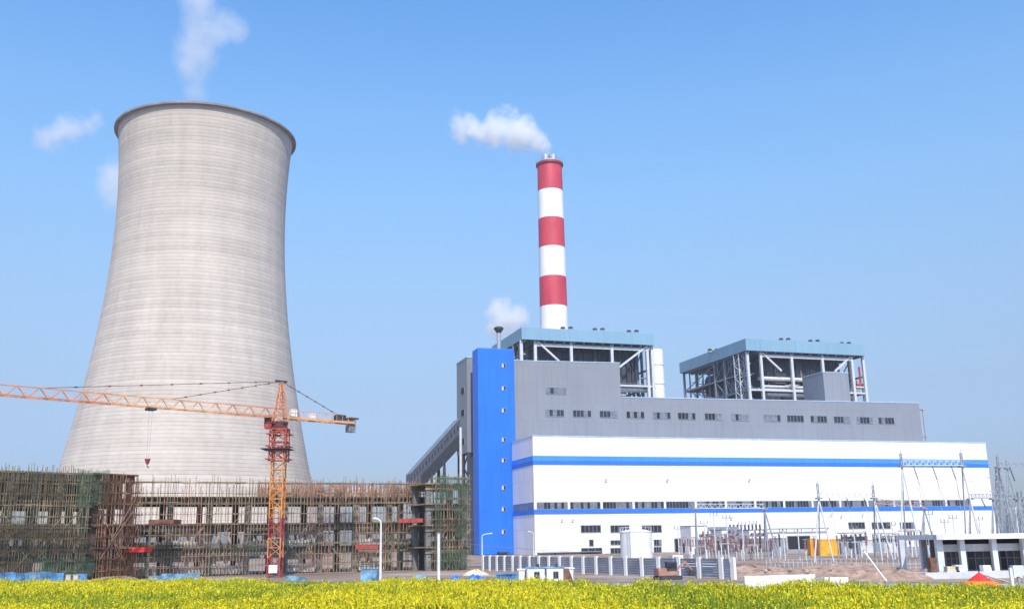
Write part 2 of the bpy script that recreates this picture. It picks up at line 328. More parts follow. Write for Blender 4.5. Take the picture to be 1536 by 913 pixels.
# ------------------------------------------------------------------ cooling tower
CTX, CTY = -120.45, 370.0
edges = [(150+48, 181, 446), (231, 181.5, 441), (300, 178, 433), (381, 170.5, 430.6), (440, 162.5, 432.5), (495, 152.5, 436), (560, 135.5, 445), (620, 117, 455.5), (712, 92, 470.5)]
prof = []
for y, xl, xr in edges:
    a = at(xl, y, CTY); b = at(xr, y, CTY); r = (b.x - a.x)/2; dd = math.hypot((a.x+b.x)/2, CTY)
    r = r * math.cos(math.atan2((a.x+b.x)/2, CTY)) ; r = r / math.sqrt(1 + (r/dd)**2) * 1.0
    prof.append((r, (a.z+b.z)/2))
prof.sort(key=lambda p: p[1])
# smooth hyperboloid through the measured radii
zs = np.array([p[1] for p in prof]); rs = np.array([p[0] for p in prof])
cf = np.polyfit(zs, rs, 3)
ZT = at(312, 147.5, CTY-36.5).z
def ctr(z): return float(np.polyval(cf, max(z, 20))) + (max(0, 20-z)*0.30)
ct = thing('cooling_tower', (CTX, CTY, 0), 'huge pale concrete hyperbolic cooling tower rising behind the scaffolding', 'cooling tower')
mb = MB(); zl = [11 + (ZT-11)*i/110 for i in range(111)]
pr = [(ctr(z), z) for z in zl] + [(ctr(ZT)-0.6, ZT)] + [(ctr(z)-0.6, z) for z in zl[::-5]]
mb.lathe((CTX, CTY, 0), pr, 180); mb.build('shell', M['shell'], ct, True)
mb = MB(); rt = ctr(ZT)
mb.lathe((CTX, CTY, 0), [(rt+.01, ZT-.75), (rt+1.35, ZT-.7), (rt+1.4, ZT-.1), (rt+1.35, ZT+.1), (rt-1.0, ZT+.15)], 180)
M['rim'] = mat('shaded_rim_concrete', (0.30, 0.28, 0.30), 0.8, var=0.2, scale=0.2)  # darkened so its colour carries the shadow under the rim
mb.build('rim', M['rim'], ct, False)
for i in range(40):
    a = 2*PI*i/40; r0 = ctr(0)+1.5; r1 = ctr(11)
    mb = MB()
    for d in (-1, 1):
        b_ = a + d*PI/40
        mb.tube((CTX+r0*math.cos(a), CTY+r0*math.sin(a), 0), (CTX+r1*math.cos(b_), CTY+r1*math.sin(b_), 11.3), .55, 8)
    mb.build('raker_column', M['concrete'], ct)
# ------------------------------------------------------------------ chimney
CHY = 520.0; top = at(824.3, 246, CHY); CHX = top.x; HB = top.z
ch = thing('chimney', (CHX, CHY, 0), 'tall round chimney painted in red and white bands behind the boiler house', 'chimney')
r_top = (at(843.3, 250, CHY).x - at(806.5, 250, CHY).x)/2; r_low = (at(852.5, 485, CHY).x - at(810.5, 485, CHY).x)/2; z_low = at(831, 485, CHY).z
def chr_(z): return r_top + (r_low - r_top)*(HB - z)/(HB - z_low)
bands = [HB] + [at(826+(y-250)*.02, y, CHY).z for y in (288, 330, 373, 417, 461)]
step = bands[-2]-bands[-1]
while bands[-1] > step: bands.append(bands[-1]-step)
bands.append(0)
for k in range(len(bands)-1):
    mb = MB(); mb.lathe((CHX, CHY, 0), [(chr_(bands[k+1]), bands[k+1]), (chr_(bands[k]), bands[k])], 64)
    o = mb.build('painted_band', M['red'] if k % 2 == 0 else M['chim_white'], ch, True); o['label'] = ('red' if k % 2 == 0 else 'white') + ' painted band of the shaft'
mb = MB(); mb.lathe((CHX, CHY, 0), [(r_top, HB-1.6), (r_top+.8, HB-1.4), (r_top+.8, HB-.2), (r_top-.5, HB)], 64); mb.build('rim', mat('dark_red_rim', (.30, .03, .04), .6), ch)
mb = MB(); rf = (at(835.5, 238, CHY).x - at(813, 238, CHY).x)/2; zt = at(824, 233, CHY).z
for dx in (-1, 1): mb.lathe((CHX + dx*rf*.5, CHY, 0), [(rf*.5, HB-1), (rf*.5, zt), (rf*.44, zt), (rf*.44, HB)], 24)
mb.lathe((CHX, CHY, 0), [(rf, HB-1), (rf, HB+1.6), (rf*.96, HB+1.6), (0.1, HB+1.7)], 32)
mb.build('flue', mat('stainless_flue', (.66, .65, .66), .3, .7, var=.15, scale=.6), ch, True)
mb = MB(); mb.lathe((CHX, CHY, 0), [(r_top+.8, HB+1.0), (r_top+.85, HB+1.1), (r_top+.8, HB+1.15)], 40)
for k in range(24):
    a = 2*PI*k/24; mb.bar((CHX+(r_top+.8)*math.cos(a), CHY+(r_top+.8)*math.sin(a), HB-.3), (CHX+(r_top+.8)*math.cos(a), CHY+(r_top+.8)*math.sin(a), HB+1.1), .09)
mb.build('railing', M['steel_grey'], ch)

# ------------------------------------------------------------------ turbine hall
HL = 168.4; HD = 20.6; HH = 34.65
hall = thing('turbine_hall', PF((0,0,0)), 'long white metal-clad turbine hall with two blue stripes and a band of windows', 'industrial building')
mb = MB(PF); mb.box((0,0,0), (HL,HD,HH)); mb.build('wall', M['white_sheet'], hall)
mb = MB(PF); mb.box((-.12,-.12,HH), (HL+.12,HD+.1,HH+.3)); mb.build('coping', M['coping'], hall)
def wrap(zb, zt, out, name, m, s1=HL):
    mb = MB(PF); mb.box((-out,-out,zb), (s1+out,-.001,zt)); mb.box((-out,.0,zb), (-.001,HD-.1,zt)); mb.box((s1+.001,.0,zb), (s1+out,HD-.1,zt)); return mb.build(name, m, hall)
z1 = FL(803,683,0)[1]; z2 = FL(803,696.5,0)[1]
wrap(z2, z2+(z1-z2)*.45, .10, 'stripe', M['stripe']); wrap(z2+(z1-z2)*.45, z1, .12, 'stripe', sheet('light_blue_cladding', (0.05,0.27,0.85), 50))
z3 = FL(820,763.5,0)[1]; z4 = FL(820,770,0)[1]
wrap(z4-.1, z3, .14, 'stripe', M['stripe'])
# ribbon windows
zr0 = z3+.02; zr1 = FL(820,752.5,0)[1]
def ribbon(s0, s1, zb, zt, name, dep=-.06, fwd=True, npan=None, seed=0, parent=None):
    rr = random.Random(seed); n = npan or max(3, int((s1-s0)/1.05)); w_ = (s1-s0)/n
    fr_ = MB(PF); fr_.box((s0, dep-.05, zb), (s1, dep+.05, zb+.12)); fr_.box((s0, dep-.05, zt-.12), (s1, dep+.05, zt))
    for i in range(n+1): fr_.box((s0+i*w_-.05, dep-.07, zb+.121), (s0+i*w_+.05, dep+.05, zt-.121))
    f = fr_.build(name, M['frame'], parent or hall)
    p = MB(PF)
    for i in range(n):
        k = rr.random(); mi = 0 if k < .45 else (1 if k < .85 else 2)
        p.box((s0+i*w_+.06, dep-.015, zb+.125), (s0+(i+1)*w_-.06, dep+.01, zt-.125), mi)
    p.build('pane', [M['glass'], M['glass_pale'], M['black']], f); return f
sx = [FL(x,760,0)[0] for x in (808, 861, 907, 951, 1002)]
mod = (sx[4]-sx[0])/4
s = .8; k = 0
while s + mod*.93 < HL:
    ribbon(s, s+mod*.92, zr0, zr1, 'clerestory_window', seed=k); s += mod; k += 1
# the same ribbon on the gable end
mb = MB(PF)
mb.box((-.10, .6, zr0), (-.02, HD-.6, zr1)); mb.build('clerestory_window', M['glass_pale'], hall)
def win(x0, x1, y0, y1, parent, dep, n=4, name='window', seed=0, dark=.6):
    s0 = FL(x0,(y0+y1)/2,dep)[0]; s1 = FL(x1,(y0+y1)/2,dep)[0]; zb = FL((x0+x1)/2,y1,dep)[1]; zt = FL((x0+x1)/2,y0,dep)[1]
    rr = random.Random(seed); fr_ = MB(PF); w_ = (s1-s0)/n; d = dep-.10
    fr_.box((s0-.12, d-.06, zb-.14), (s1+.12, dep, zb)); fr_.box((s0-.12, d, zt), (s1+.12, dep, zt+.1)); fr_.box((s0-.12, d, zb), (s0, dep, zt)); fr_.box((s1, d, zb), (s1+.12, dep, zt))
    for i in range(1, n): fr_.box((s0+i*w_-.06, d+.01, zb), (s0+i*w_+.06, dep-.001, zt))
    f = fr_.build(name, M['frame'], parent); p = MB(PF)
    for i in range(n):
        p.box((s0+i*w_+.065, dep-.05, zb+.01), (s0+(i+1)*w_-.065, dep-.002, zt-.01), 0 if rr.random() < dark else (1 if rr.random() < .6 else 2))
    p.build('pane', [M['glass'], M['glass_pale'], M['black']], f); return f
for i, (a, b) in enumerate(((871.5,901),(916,944),(963,992),(1273,1297),(1308,1335),(1350,1371))): win(a, b, 787.5 if i<3 else 783, 797.5 if i<3 else 792, hall, 0, 5, seed=i, dark=.75)
for i, (a, b, c, d) in enumerate(((916,932,810,816),(916,932,821.5,831),(981,992,809,817.5),(981,992,820,829),(872,903,821.5,832),(884,890,809,818))): win(a, b, c, d, hall, 0, 3 if b-a > 7 else 1, seed=i+9, dark=.9)
def opening(x0, x1, y0, y1, name='door', m='black', dep=0):
    s0 = FL(x0,y0,dep)[0]; s1 = FL(x1,y0,dep)[0]; zt = FL(x0,y0,dep)[1]
    f = MB(PF); f.box((s0-.25, dep-.15, 0), (s0, dep-.001, zt+.25)); f.box((s1, dep-.15, 0), (s1+.25, dep-.001, zt+.25)); f.box((s0+.001, dep-.15, zt), (s1-.001, dep-.001, zt+.25))
    o = f.build(name, M['steel_grey'], hall); p = MB(PF); p.box((s0+.01, dep-.06, 0), (s1-.01, dep-.002, zt-.01)); p.build('leaf', M[m], o); return o
opening(1181, 1214, 804, 830); opening(1012, 1042, 808, 830); opening(1262, 1300, 805, 830, m='glass'); opening(1312,1330,808,830)
opening(1052, 1068, 812, 830); opening(1118, 1150, 808, 830)
# canopy line with hopper on the left of the hall
s0 = FL(807,828,-1)[0]; s1 = FL(900,828,-1)[0]; zc = FL(850,827.5,-1)[1]
mb = MB(PF); mb.box((s0,-1.6,zc-.12), (s1,-.02,zc+.12)); mb.build('canopy', M['steel_grey'], hall)
mb = MB(PF); sh = FL(839.5,828,-1)[0]; mb.add([(sh-1.3,-1.5,zc-.13),(sh+1.3,-1.5,zc-.13),(sh+1.3,-.1,zc-.13),(sh-1.3,-.1,zc-.13),(sh-.4,-1.1,zc-1.9),(sh+.4,-1.1,zc-1.9),(sh+.4,-.5,zc-1.9),(sh-.4,-.5,zc-1.9)], [(0,1,5,4),(1,2,6,5),(2,3,7,6),(3,0,4,7),(4,5,6,7)])
mb.build('hopper', M['steel_dark'], hall)
# pipe run / roller shutter frame over the transformer bay
mb = MB(PF); s0 = FL(1152,794,-1)[0]; s1 = FL(1243,794,-1)[0]; zc = FL(1200,792,-1)[1]
mb.tube((s0,-1.2,zc), (s1,-1.2,zc), .22)
for q in range(5): mb.bar((s0+(s1-s0)*q/4,-1.2,zc), (s0+(s1-s0)*q/4,-.05,zc-.5), .2)
mb.build('pipe_run', M['galv'], hall)
# small wall lamps
for i, (x, y) in enumerate(((909,719),(1001,719),(1124,719),(843,779),(859,779),(1247,771),(1262,773),(1294,771),(1097,776))):
    s0, z0 = FL(x, y, -.5); big = i < 3
    nm = ['leftmost of the high lamps on the upper white wall of the turbine hall', 'second high lamp from the left on the upper white hall wall', 'high lamp on the upper white hall wall above the middle gantry',
          'left one of two small lamps below the lower blue stripe near the hall corner', 'right one of two small lamps below the lower blue stripe near the hall corner',
          'small wall lamp under the lower blue stripe right of the tall gantry mast', 'middle small wall lamp under the lower blue stripe behind the gantry beam', 'small wall lamp under the lower blue stripe above the long window', 'small wall lamp under the lower blue stripe above the transformers'][i]
    l = thing('wall_lamp', PF((s0, 0, z0)), nm, 'lamp', 'lamps fixed to the hall wall')
    mb = MB(PF); mb.bar((s0+.1,-.02,z0-.9), (s0,-.5,z0-.1), .07); mb.build('bracket', M['galv'], l)
    mb = MB(PF); mb.bar((s0+.3,-.55,z0-.1), (s0-.3,-.7,z0+.12), .3 if big else .22, .18); mb.build('lamp_head', M['steel_grey'], l)

# ------------------------------------------------------------------ grey bunker bay
GD = 22.5; GT = FL(775,541,GD)[1]; GM = 50.6; sTL = 1.6; sS = FL(930,560,GD)[0]; sR = FL(1381,630,GD)[0]
bay = thing('bunker_bay', PF((sTL,GD,0)), 'long grey metal-clad building with a taller left block behind the white hall', 'industrial building')
mb = MB(PF)
vs = [(sTL,0),(sS,0),(sR,0),(sR,GM+1.0),(sS,GM),(sS,GT+.6),(sTL,GT)]
D2 = GD+24
v = [(a, GD, b) for a, b in vs] + [(a, D2, b) for a, b in vs]; n = 7
mb.add(v, [tuple(range(n)), tuple(range(2*n-1, n-1, -1))] + [(i, n+i, n+(i+1)%n, (i+1)%n) for i in range(n)])
mb.build('wall', M['grey_sheet'], bay)
mb = MB(PF)
mb.add([(sTL-.1,GD-.12,GT+.01),(sS+.1,GD-.12,GT+.61),(sS+.1,D2+.1,GT+.61),(sTL-.1,D2+.1,GT+.01),(sTL-.1,GD-.12,GT+.25),(sS+.1,GD-.12,GT+.85),(sS+.1,D2+.1,GT+.85),(sTL-.1,D2+.1,GT+.25)], [(0,1,5,4),(1,2,6,5),(2,3,7,6),(3,0,4,7),(4,5,6,7)])
mb.add([(sS+.11,GD-.12,GM+.01),(sR+.1,GD-.12,GM+1.01),(sR+.1,D2+.1,GM+1.01),(sS+.11,D2+.1,GM+.01),(sS+.11,GD-.12,GM+.25),(sR+.1,GD-.12,GM+1.25),(sR+.1,D2+.1,GM+1.25),(sS+.11,D2+.1,GM+.25)], [(0,1,5,4),(1,2,6,5),(2,3,7,6),(3,0,4,7),(4,5,6,7)])
mb.build('coping', M['coping'], bay)
yy = lambda x: 619 + (x-832)*0.0235
for i, x in enumerate((832,873,913,953,992.5,1030,1070,1110.5,1158,1193,1228,1263,1297,1329.5)):
    h = 14.2 - (x-832)*.004; win(x-h+.5, x+h-.5, yy(x)-4.6, yy(x)+4.8, bay, GD, 5, seed=30+i, dark=.5)
win(819, 849, 581.5, 590.5, bay, GD, 5, seed=77, dark=.3)
# caged ladder and pipe at the far end
mb = MB(PF)
for dz in range(0, 24):
    mb.box((sR+.6, GD+1, GM-22+dz*.9), (sR+2.2, GD+1.1, GM-21.9+dz*.9))
for q in (.6, 2.2): mb.box((sR+q-.08, GD+.9, GM-24), (sR+q+.08, GD+1.2, GM-1))
for q in (GM-1, GM-11, GM-19): mb.box((sR-.2, GD+.4, q-.3), (sR+3.0, GD+2.2, q))
mb.build('ladder', M['pinkish'], bay)

# penthouse in front of the right boiler house
pt = thing('penthouse', PF((FL(1238,600,46)[0],46,GM)), 'grey box-shaped metal-clad penthouse on the roof in front of the right boiler house', 'penthouse')
a = FL(1238,600,44)[0]; b = FL(1280,600,44)[0]; zt = FL(1238,558,44)[1]
mb = MB(PF); mb.box((a,44,GM-1), (b-1.2,58,zt)); mb.build('wall', M['grey_sheet'], pt)
mb = MB(PF); mb.box((a-.15,43.9,zt), (b-1.05,58.1,zt+.25)); mb.build('coping', M['coping'], pt)

# ------------------------------------------------------------------ blue stair tower
bt = thing('stair_tower', PF((-11.4,20.9,0)), 'tall bright blue stair tower with a column of small square windows', 'tower')
ZB = FL(745,522,20.9)[1]; sBL = FL(717,600,20.9)[0]; sBR = 1.45
mb = MB(PF); mb.box((sBL,20.9,0), (sBR,27.5,ZB)); o = mb.build('wall', M['blue_sheet'], bt)
bv = o.modifiers.new('bevel', 'BEVEL'); bv.width = .35; bv.segments = 3
proto = None
for i, y in enumerate((548,582,615,659,690,731,763,797)):
    s0, z0 = FL(755.5, y, 20.9)
    if proto is None:
        mb = MB(); f = .58
        for (a, b, c, d) in ((-f-.14,f+.14,-f-.14,-f),(-f-.14,f+.14,f,f+.14),(-f-.14,-f,-f,f),(f,f+.14,-f,f),(-.06,.06,-f,f)): mb.box((a,-.14,c),(b,-.001,d))
        proto = mb.build('window', M['steel_grey'], bt); q = MB(); q.box((-f+.01,-.06,-f+.01),(-.07,-.002,f-.01),1); q.box((.07,-.06,-f+.01),(f-.01,-.002,f-.01),0); q.build('pane', [M['black'], M['steel_white']], proto)  # pale left half paints a glint into the pane, right half is black
        c = proto
    else: c = inst(proto, bt, (0,0,0))
    # sub-part keeps local coordinates of the window
    for ch_ in c.children: ch_.location = (0,0,0)
    c.location = PF((s0,20.9,z0)) - Vector(bt.location); c.rotation_euler = (0,0,A72)
for ch_ in proto.children:
    for vtx in ch_.data.vertices: vtx.co += Vector(bt.location)
for vtx in proto.data.vertices: vtx.co += Vector(bt.location)
a, zb = FL(747,829,20); b = FL(762,829,20)[0]
mb = MB(PF); mb.box((a,18.6,zb-.1),(b,20.85,zb+.35)); mb.build('door_canopy', M['steel_dark'], bt)
mb = MB(PF); mb.box((a+.5,20.75,0),(b-.5,20.88,zb-.2)); mb.build('door', M['glass'], bt)

# ------------------------------------------------------------------ grey transfer tower, conveyor
TD = 33.0; aL = FL(701,640,TD)[0]; ZT2 = FL(703,536,TD)[1]; ZB2 = FL(700,678,TD)[1]; sideD = TD
for q in np.arange(TD+4, TD+40, .25):
    if FL(685.5,640,q)[0] >= aL: sideD = q; break
tt = thing('transfer_tower', PF((aL,TD,0)), 'grey boxy conveyor transfer tower left of the blue stair tower', 'tower')
mb = MB(PF); mb.box((aL,TD,ZB2),(aL+16,sideD,ZT2)); mb.build('wall', M['grey_sheet'], tt)
mb = MB(PF); mb.box((aL-.15,TD-.15,ZT2),(aL+16.1,sideD+.1,ZT2+.3)); mb.build('coping', M['coping'], tt)
for i, y in enumerate((586,619,662)):
    zc = FL(691, y, (TD+sideD)/2-1)[1]; dc = (TD+sideD)/2 - 1.5
    mb = MB(PF); mb.box((aL-.14,dc-2.0,zc-1.15),(aL-.001,dc+2.0,zc+1.15)); f = mb.build('window', M['frame'], tt)
    mb = MB(PF); mb.box((aL-.17,dc-1.8,zc-1.0),(aL-.141,dc+1.8,zc+1.0)); mb.build('pane', M['black'], f)
mb = MB(PF); mb.box((aL+4.0,TD+2,0),(aL+14,sideD-2,ZB2-.02)); mb.build('lower_wall', M['grey_sheet'], tt)
for (x, y) in ((aL+.5,TD+.6),(aL+.5,sideD-.6),(aL+.5,(TD+sideD)/2)):
    mb = MB(PF); mb.box((x-.4,y-.4,0),(x+.4,y+.4,ZB2-.01)); mb.build('column', M['steel_dark'], tt)
for k in range(4):
    z0 = ZB2*k/4; z1_ = ZB2*(k+1)/4
    mb = MB(PF); mb.bar((aL+.5,TD+.6,z0),(aL+.5,sideD-.6,z1_-.3),.4); mb.bar((aL+.5,sideD-.6,z0),(aL+.5,TD+.6,z1_-.3),.4); mb.bar((aL+.5,TD+.6,z1_-.2),(aL+.5,sideD-.6,z1_-.2),.5); mb.build('brace', M['steel_dark'], tt)
mb = MB(PF); mb.tube((aL-1.5,TD+3,0),(aL-1.5,TD+3,FL(655,640,TD+3)[1]),.45); mb.build('downpipe', M['steel_white'], tt)
# gallery descends to the left, towards the far coal yard
cg = thing('conveyor_gallery', PF((aL-30,TD+20,0)), 'inclined grey conveyor gallery climbing to the transfer tower', 'conveyor')
gd = sideD-4
def gp(x, y, d): s_, z_ = FL(x, y, d); return Vector((s_, d, z_))
T1 = gp(690, 628, gd); B1 = gp(690, 658, gd); T0 = gp(630, 695, gd+30); B0 = gp(626, 716, gd+30)
ext = (T0 - T1).normalized(); e2 = (T0-T1)
T0 = T1 + e2*1.25; B0 = B1 + e2*1.25
wv = Vector((0, 4.2, 0)); hv = Vector((0,0, (T1.z-B1.z)))
def gal(mb, p0, p1, off0, off1, h0, h1, mi=0):
    "a slanting slab between two depth offsets and two heights"
    vs = []
    for p in (p0, p1):
        for o_, h_ in ((off0,h0),(off1,h0),(off1,h1),(off0,h1)): vs.append(Vector((p.x,p.y+o_,p.z+h_)))
    mb.add(vs, [(0,1,2,3),(7,6,5,4),(0,4,5,1),(1,5,6,2),(2,6,7,3),(3,7,4,0)], mi)
H_ = T1.z-B1.z
mb = MB(PF); gal(mb, B1, B0, 0, 8.2, H_*.30, H_); mb.build('cladding', mat('dark_gallery_cladding', (.13,.145,.18), .5, var=.2, scale=.5), cg)
mb = MB(PF); gal(mb, B1, B0, -.3, 8.5, H_, H_+.3); mb.build('roof', M['steel_grey'], cg)
mb = MB(PF); gal(mb, B1, B0, -.05, 8.25, -H_*.42, H_*.29); mb.build('truss', M['steel_dark'], cg)  # solid slab; the gallery's dark underside is put into its depth and colour
NS = 16
for i in range(NS):
    p = B1.lerp(B0, (i+.5)/NS); q = B1.lerp(B0, (i+.85)/NS)
    mb = MB(PF); gal(mb, p, q, -.06, 0, H_*.55, H_*.78); mb.build('window', M['glass'], cg)
for i, t_ in enumerate((.3,.55,.8)):
    p = B1.lerp(B0, t_)
    mb = MB(PF)
    for o_ in (0, 8.2): mb.bar((p.x-1.5,p.y+o_,0),(p.x,p.y+o_,p.z),.5); mb.bar((p.x+1.5,p.y+o_,0),(p.x,p.y+o_,p.z),.5)
    for k in range(1,5):
        zz = p.z*k/5; mb.bar((p.x-1.5*(1-k/5),p.y,zz),(p.x+1.5*(1-k/5),p.y,zz),.3); mb.bar((p.x-1.5*(1-k/5),p.y,zz),(p.x-1.5*(1-k/5),p.y+4.2,zz),.3)
    mb.build('trestle', M['steel_dark'], cg)
# second, lower conveyor in front of it
# mushroom vent
s0, z0 = FL(748,495,60)
vt = thing('roof_vent', PF((s0,60,ZB-8)), 'grey mushroom-capped vent stack beside the left boiler house roof', 'vent')
mb = MB(); c = PF((s0,60,0)); zb = FL(748,521,60)[1]-14
mb.lathe(c, [(.75,zb),(.75,z0+.3)], 16); mb.build('stack', M['galv'], vt, True)
mb = MB(); mb.lathe(c, [(.8,z0-1.1),(1.3,z0-.3),(1.8,z0+.4),(1.8,z0+.9),(1.0,z0+1.3),(.05,z0+1.45)], 20); mb.build('cap', M['steel_dark'], vt, True)

# ------------------------------------------------------------------ boiler houses
def boiler_house(s0, s1, which, label, frontx, diag):
    d0, d1 = 80.0, (121.0 if which == 0 else 141.0); ZR = 86.1; ZF = FL(780,507.5,80)[1]-.2 if which == 0 else FL(1117,525,80)[1]
    bh = thing('boiler_house', PF((s0,d0,0)), label, 'boiler house')
    mb = MB(PF); mb.box((s0,d0,ZF),(s1,d0+.5,ZR)); mb.box((s0,d0+.501,ZF),(s0+.5,d1,ZR)); mb.box((s1-.5,d0+.501,ZF),(s1,d1,ZR)); mb.box((s0+.501,d1-.5,ZF),(s1-.501,d1,ZR)); mb.build('fascia', M['roof_blue'], bh)
    mb = MB(PF); mb.box((s0+.6,d0+.6,ZF+.2),(s1-.6,d1-.6,ZF+.8)); mb.build('roof', M['roof_deck'], bh)
    mb = MB(PF)
    for k in range(14):
        q = s0+1.5+(s1-s0-3)*k/13; mb.box((q-.25,d0+.6,ZF-.7),(q+.25,d1-.6,ZF+.19))
    mb.build('roof_beams', M['steel_grey'], bh)
    zl = GM - 12
    cols = [FL(x, 540, d0+2)[0] for x in frontx]
    deps = [d0+2, d0+12, d0+21, d0+30, d1-1.5]
    for j, dd in enumerate(deps):
        for i, cs in enumerate(cols):
            if 0 < j < 4 and 1 < i < len(cols)-2: continue
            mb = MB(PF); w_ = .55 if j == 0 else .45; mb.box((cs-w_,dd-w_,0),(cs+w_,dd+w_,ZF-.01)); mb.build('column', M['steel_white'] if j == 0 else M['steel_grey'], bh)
    lv = [zl+2, 50, 57, 64.5, 72]
    zbm = ZF-2.2
    mb = MB(PF); mb.box((cols[1]+.56,d0+1.7,zbm),(cols[-2]-.56,d0+2.3,zbm+1.2)); mb.build('top_beam', M['steel_white'], bh)
    for z in lv:
        for dd in (deps[0], deps[-1]):
            if z > 70 and dd == deps[0]: continue
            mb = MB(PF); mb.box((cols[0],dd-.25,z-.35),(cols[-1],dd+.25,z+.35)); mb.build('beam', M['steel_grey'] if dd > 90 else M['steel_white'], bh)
        for cs in (cols[0], cols[-1]):
            mb = MB(PF); mb.box((cs-.25,deps[0]+.6,z-.35),(cs+.25,deps[-1]-.6,z+.35)); mb.build('beam', M['steel_grey'], bh)
    for (xa, ya, xb, yb) in diag:
        a = FL(xa, ya, d0+1.8); b = FL(xb, yb, d0+1.8)
        mb = MB(PF); mb.bar((a[0],d0+1.8,a[1]),(b[0],d0+1.8,b[1]),.75); mb.build('brace', M['steel_white'], bh)
    for k in range(len(deps)-1):
        for (za, zb) in ((50,57),(64.5,57),(64.5,72),(ZF-1,72)):
            mb = MB(PF); e_ = cols[0]
            mb.bar((e_,deps[k],za),(e_,deps[k+1],zb),.35); mb.build('brace', M['steel_grey'], bh)
            if k % 2: mb = MB(PF); mb.bar((cols[-1],deps[k],za),(cols[-1],deps[k+1],zb),.35); mb.build('brace', M['steel_grey'], bh)
    # boiler body hung from the roof steel
    ca, cb = cols[1]+1.0, cols[-2]-3.0
    ZBt = ZF-3.0; zbo = 66 if which == 0 else 71.5
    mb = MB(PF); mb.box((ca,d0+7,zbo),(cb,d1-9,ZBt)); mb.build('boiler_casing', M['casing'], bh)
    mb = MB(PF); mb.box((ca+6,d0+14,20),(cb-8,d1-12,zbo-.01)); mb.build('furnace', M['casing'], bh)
    rr = random.Random(5+which)
    mb = MB(PF)
    for k in range(70):
        q = ca+(cb-ca)*rr.random(); mb.bar((q,d0+5+rr.random()*1.8,zbo-1+rr.random()*3),(q,d0+5+rr.random()*1.8,ZF-.3),.16+.2*rr.random())
    tag(mb.build('hanger_rods', M['steel_dark'], bh), kind='stuff')
    # headers and pipes
    for (z, r, q0, q1, dd) in ((zbo-1.6,.9,ca-1,cb+1,d0+4.2),(zbo-4.8,.55,ca,cb-6,d0+5),(zbo-6.6,.75,ca-2,cb-4,d0+4.4),(63.2,.95,ca+2,cb+5,d0+4.5),(57.5,.6,cb-10,cols[-1],d0+5.5)):
        mb = MB(PF); mb.tube((q0,dd,z),(q1,dd,z),r,14); mb.build('pipe', M['pipe'], bh, True)
    mb = MB(PF)
    for k in range(90):
        a = Vector((ca-3+(cb-ca+8)*rr.random(), d0+3+rr.random()*9, 45+rr.random()*25)); b = a.copy(); ax = rr.choice((0,0,1,2,2)); b[ax] += rr.uniform(2,9)
        mb.tube(a, b, .12+.22*rr.random(), 8)
    tag(mb.build('pipework', M['pinkish'], bh), kind='stuff')
    if which == 1:
        mb = MB(PF); mb.box((cols[0]+3,d0+20,52),(cols[1]+14,d1-8,66)); mb.box((cols[0]+4,d0+14,66.01),(cols[1]+10,d1-14,ZF-5)); mb.build('dark_mass', M['casing'], bh)  # added dark blocks, only there to darken the left interior
        mb = MB(PF)
        for k in range(90):
            a = Vector((cols[0]-.2+4*rr.random(), d0+3+(d1-d0-8)*rr.random(), 46+rr.random()*30)); b = a.copy(); ax = rr.choice((1,1,2,2,0)); b[ax] += rr.uniform(2,8); mb.tube(a, b, .10+.18*rr.random(), 6)
        tag(mb.build('side_pipework', M['steel_grey'], bh), kind='stuff')
        for k in range(9):
            dd = d0+6+(d1-d0-10)*k/8; mb = MB(PF); mb.box((cols[0]+1.4,dd-.22,40),(cols[0]+1.9,dd+.22,ZF-.7)); mb.build('column', M['steel_grey'], bh)
        mb = MB(PF)
        for k in range(12):
            dd = d0+5+(d1-d0-12)*k/11; z_ = rr.choice((46,50,57,64.5)); mb.bar((cols[0]+1.65,dd,z_),(cols[0]+1.65,dd+5,z_+7),.28)
        mb.build('side_bracing', M['steel_white'], bh)
    mb = MB(PF)
    for z in (49.6, 56.6, 64.1): mb.box((cols[0]+.6,d0+3.0,z),(cols[-1]-.6,d0+12,z+.18))
    for z in (56.6,64.1,71.6): mb.box((cols[0]+.6,d0+12.01,z),(cols[1]-.6,d1-3,z+.18))
    mb.build('platform', M['steel_dark'], bh)
    mb = MB(PF)
    for z in (50,57,64.5):
        for h_ in (.55,1.1): mb.bar((cols[0],d0+2.9,z+h_),(cols[-1],d0+2.9,z+h_),.08)
        q = cols[0]
        while q < cols[-1]: mb.bar((q,d0+2.9,z),(q,d0+2.9,z+1.1),.08); q += 1.8
        for h_ in (.55,1.1): mb.bar((cols[0]-.3,d0+2.9,z+h_),(cols[0]-.3,d1-3,z+h_),.08)
    mb.build('railing', M['galv'], bh)
    for k in range(7):
        mb = MB(PF); z = 46+k*5; f_ = .5 if k % 2 == 0 else 5
        a = (cols[0]+.8, d0+4 + (0 if k % 2 == 0 else 5), z); b = (cols[0]+.8, d0+4 + (5 if k % 2 == 0 else 0), z+5)
        for o_ in (0, 1.1): mb.bar((a[0]+o_,a[1],a[2]),(b[0]+o_,b[1],b[2]),.22); mb.bar((a[0]+o_,a[1],a[2]+1),(b[0]+o_,b[1],b[2]+1),.1)
        mb.box((cols[0]+.5,d0+3,z-.1),(cols[0]+2.2,d0+10,z+.1)); mb.build('stair_flight', M['steel_white'], bh)
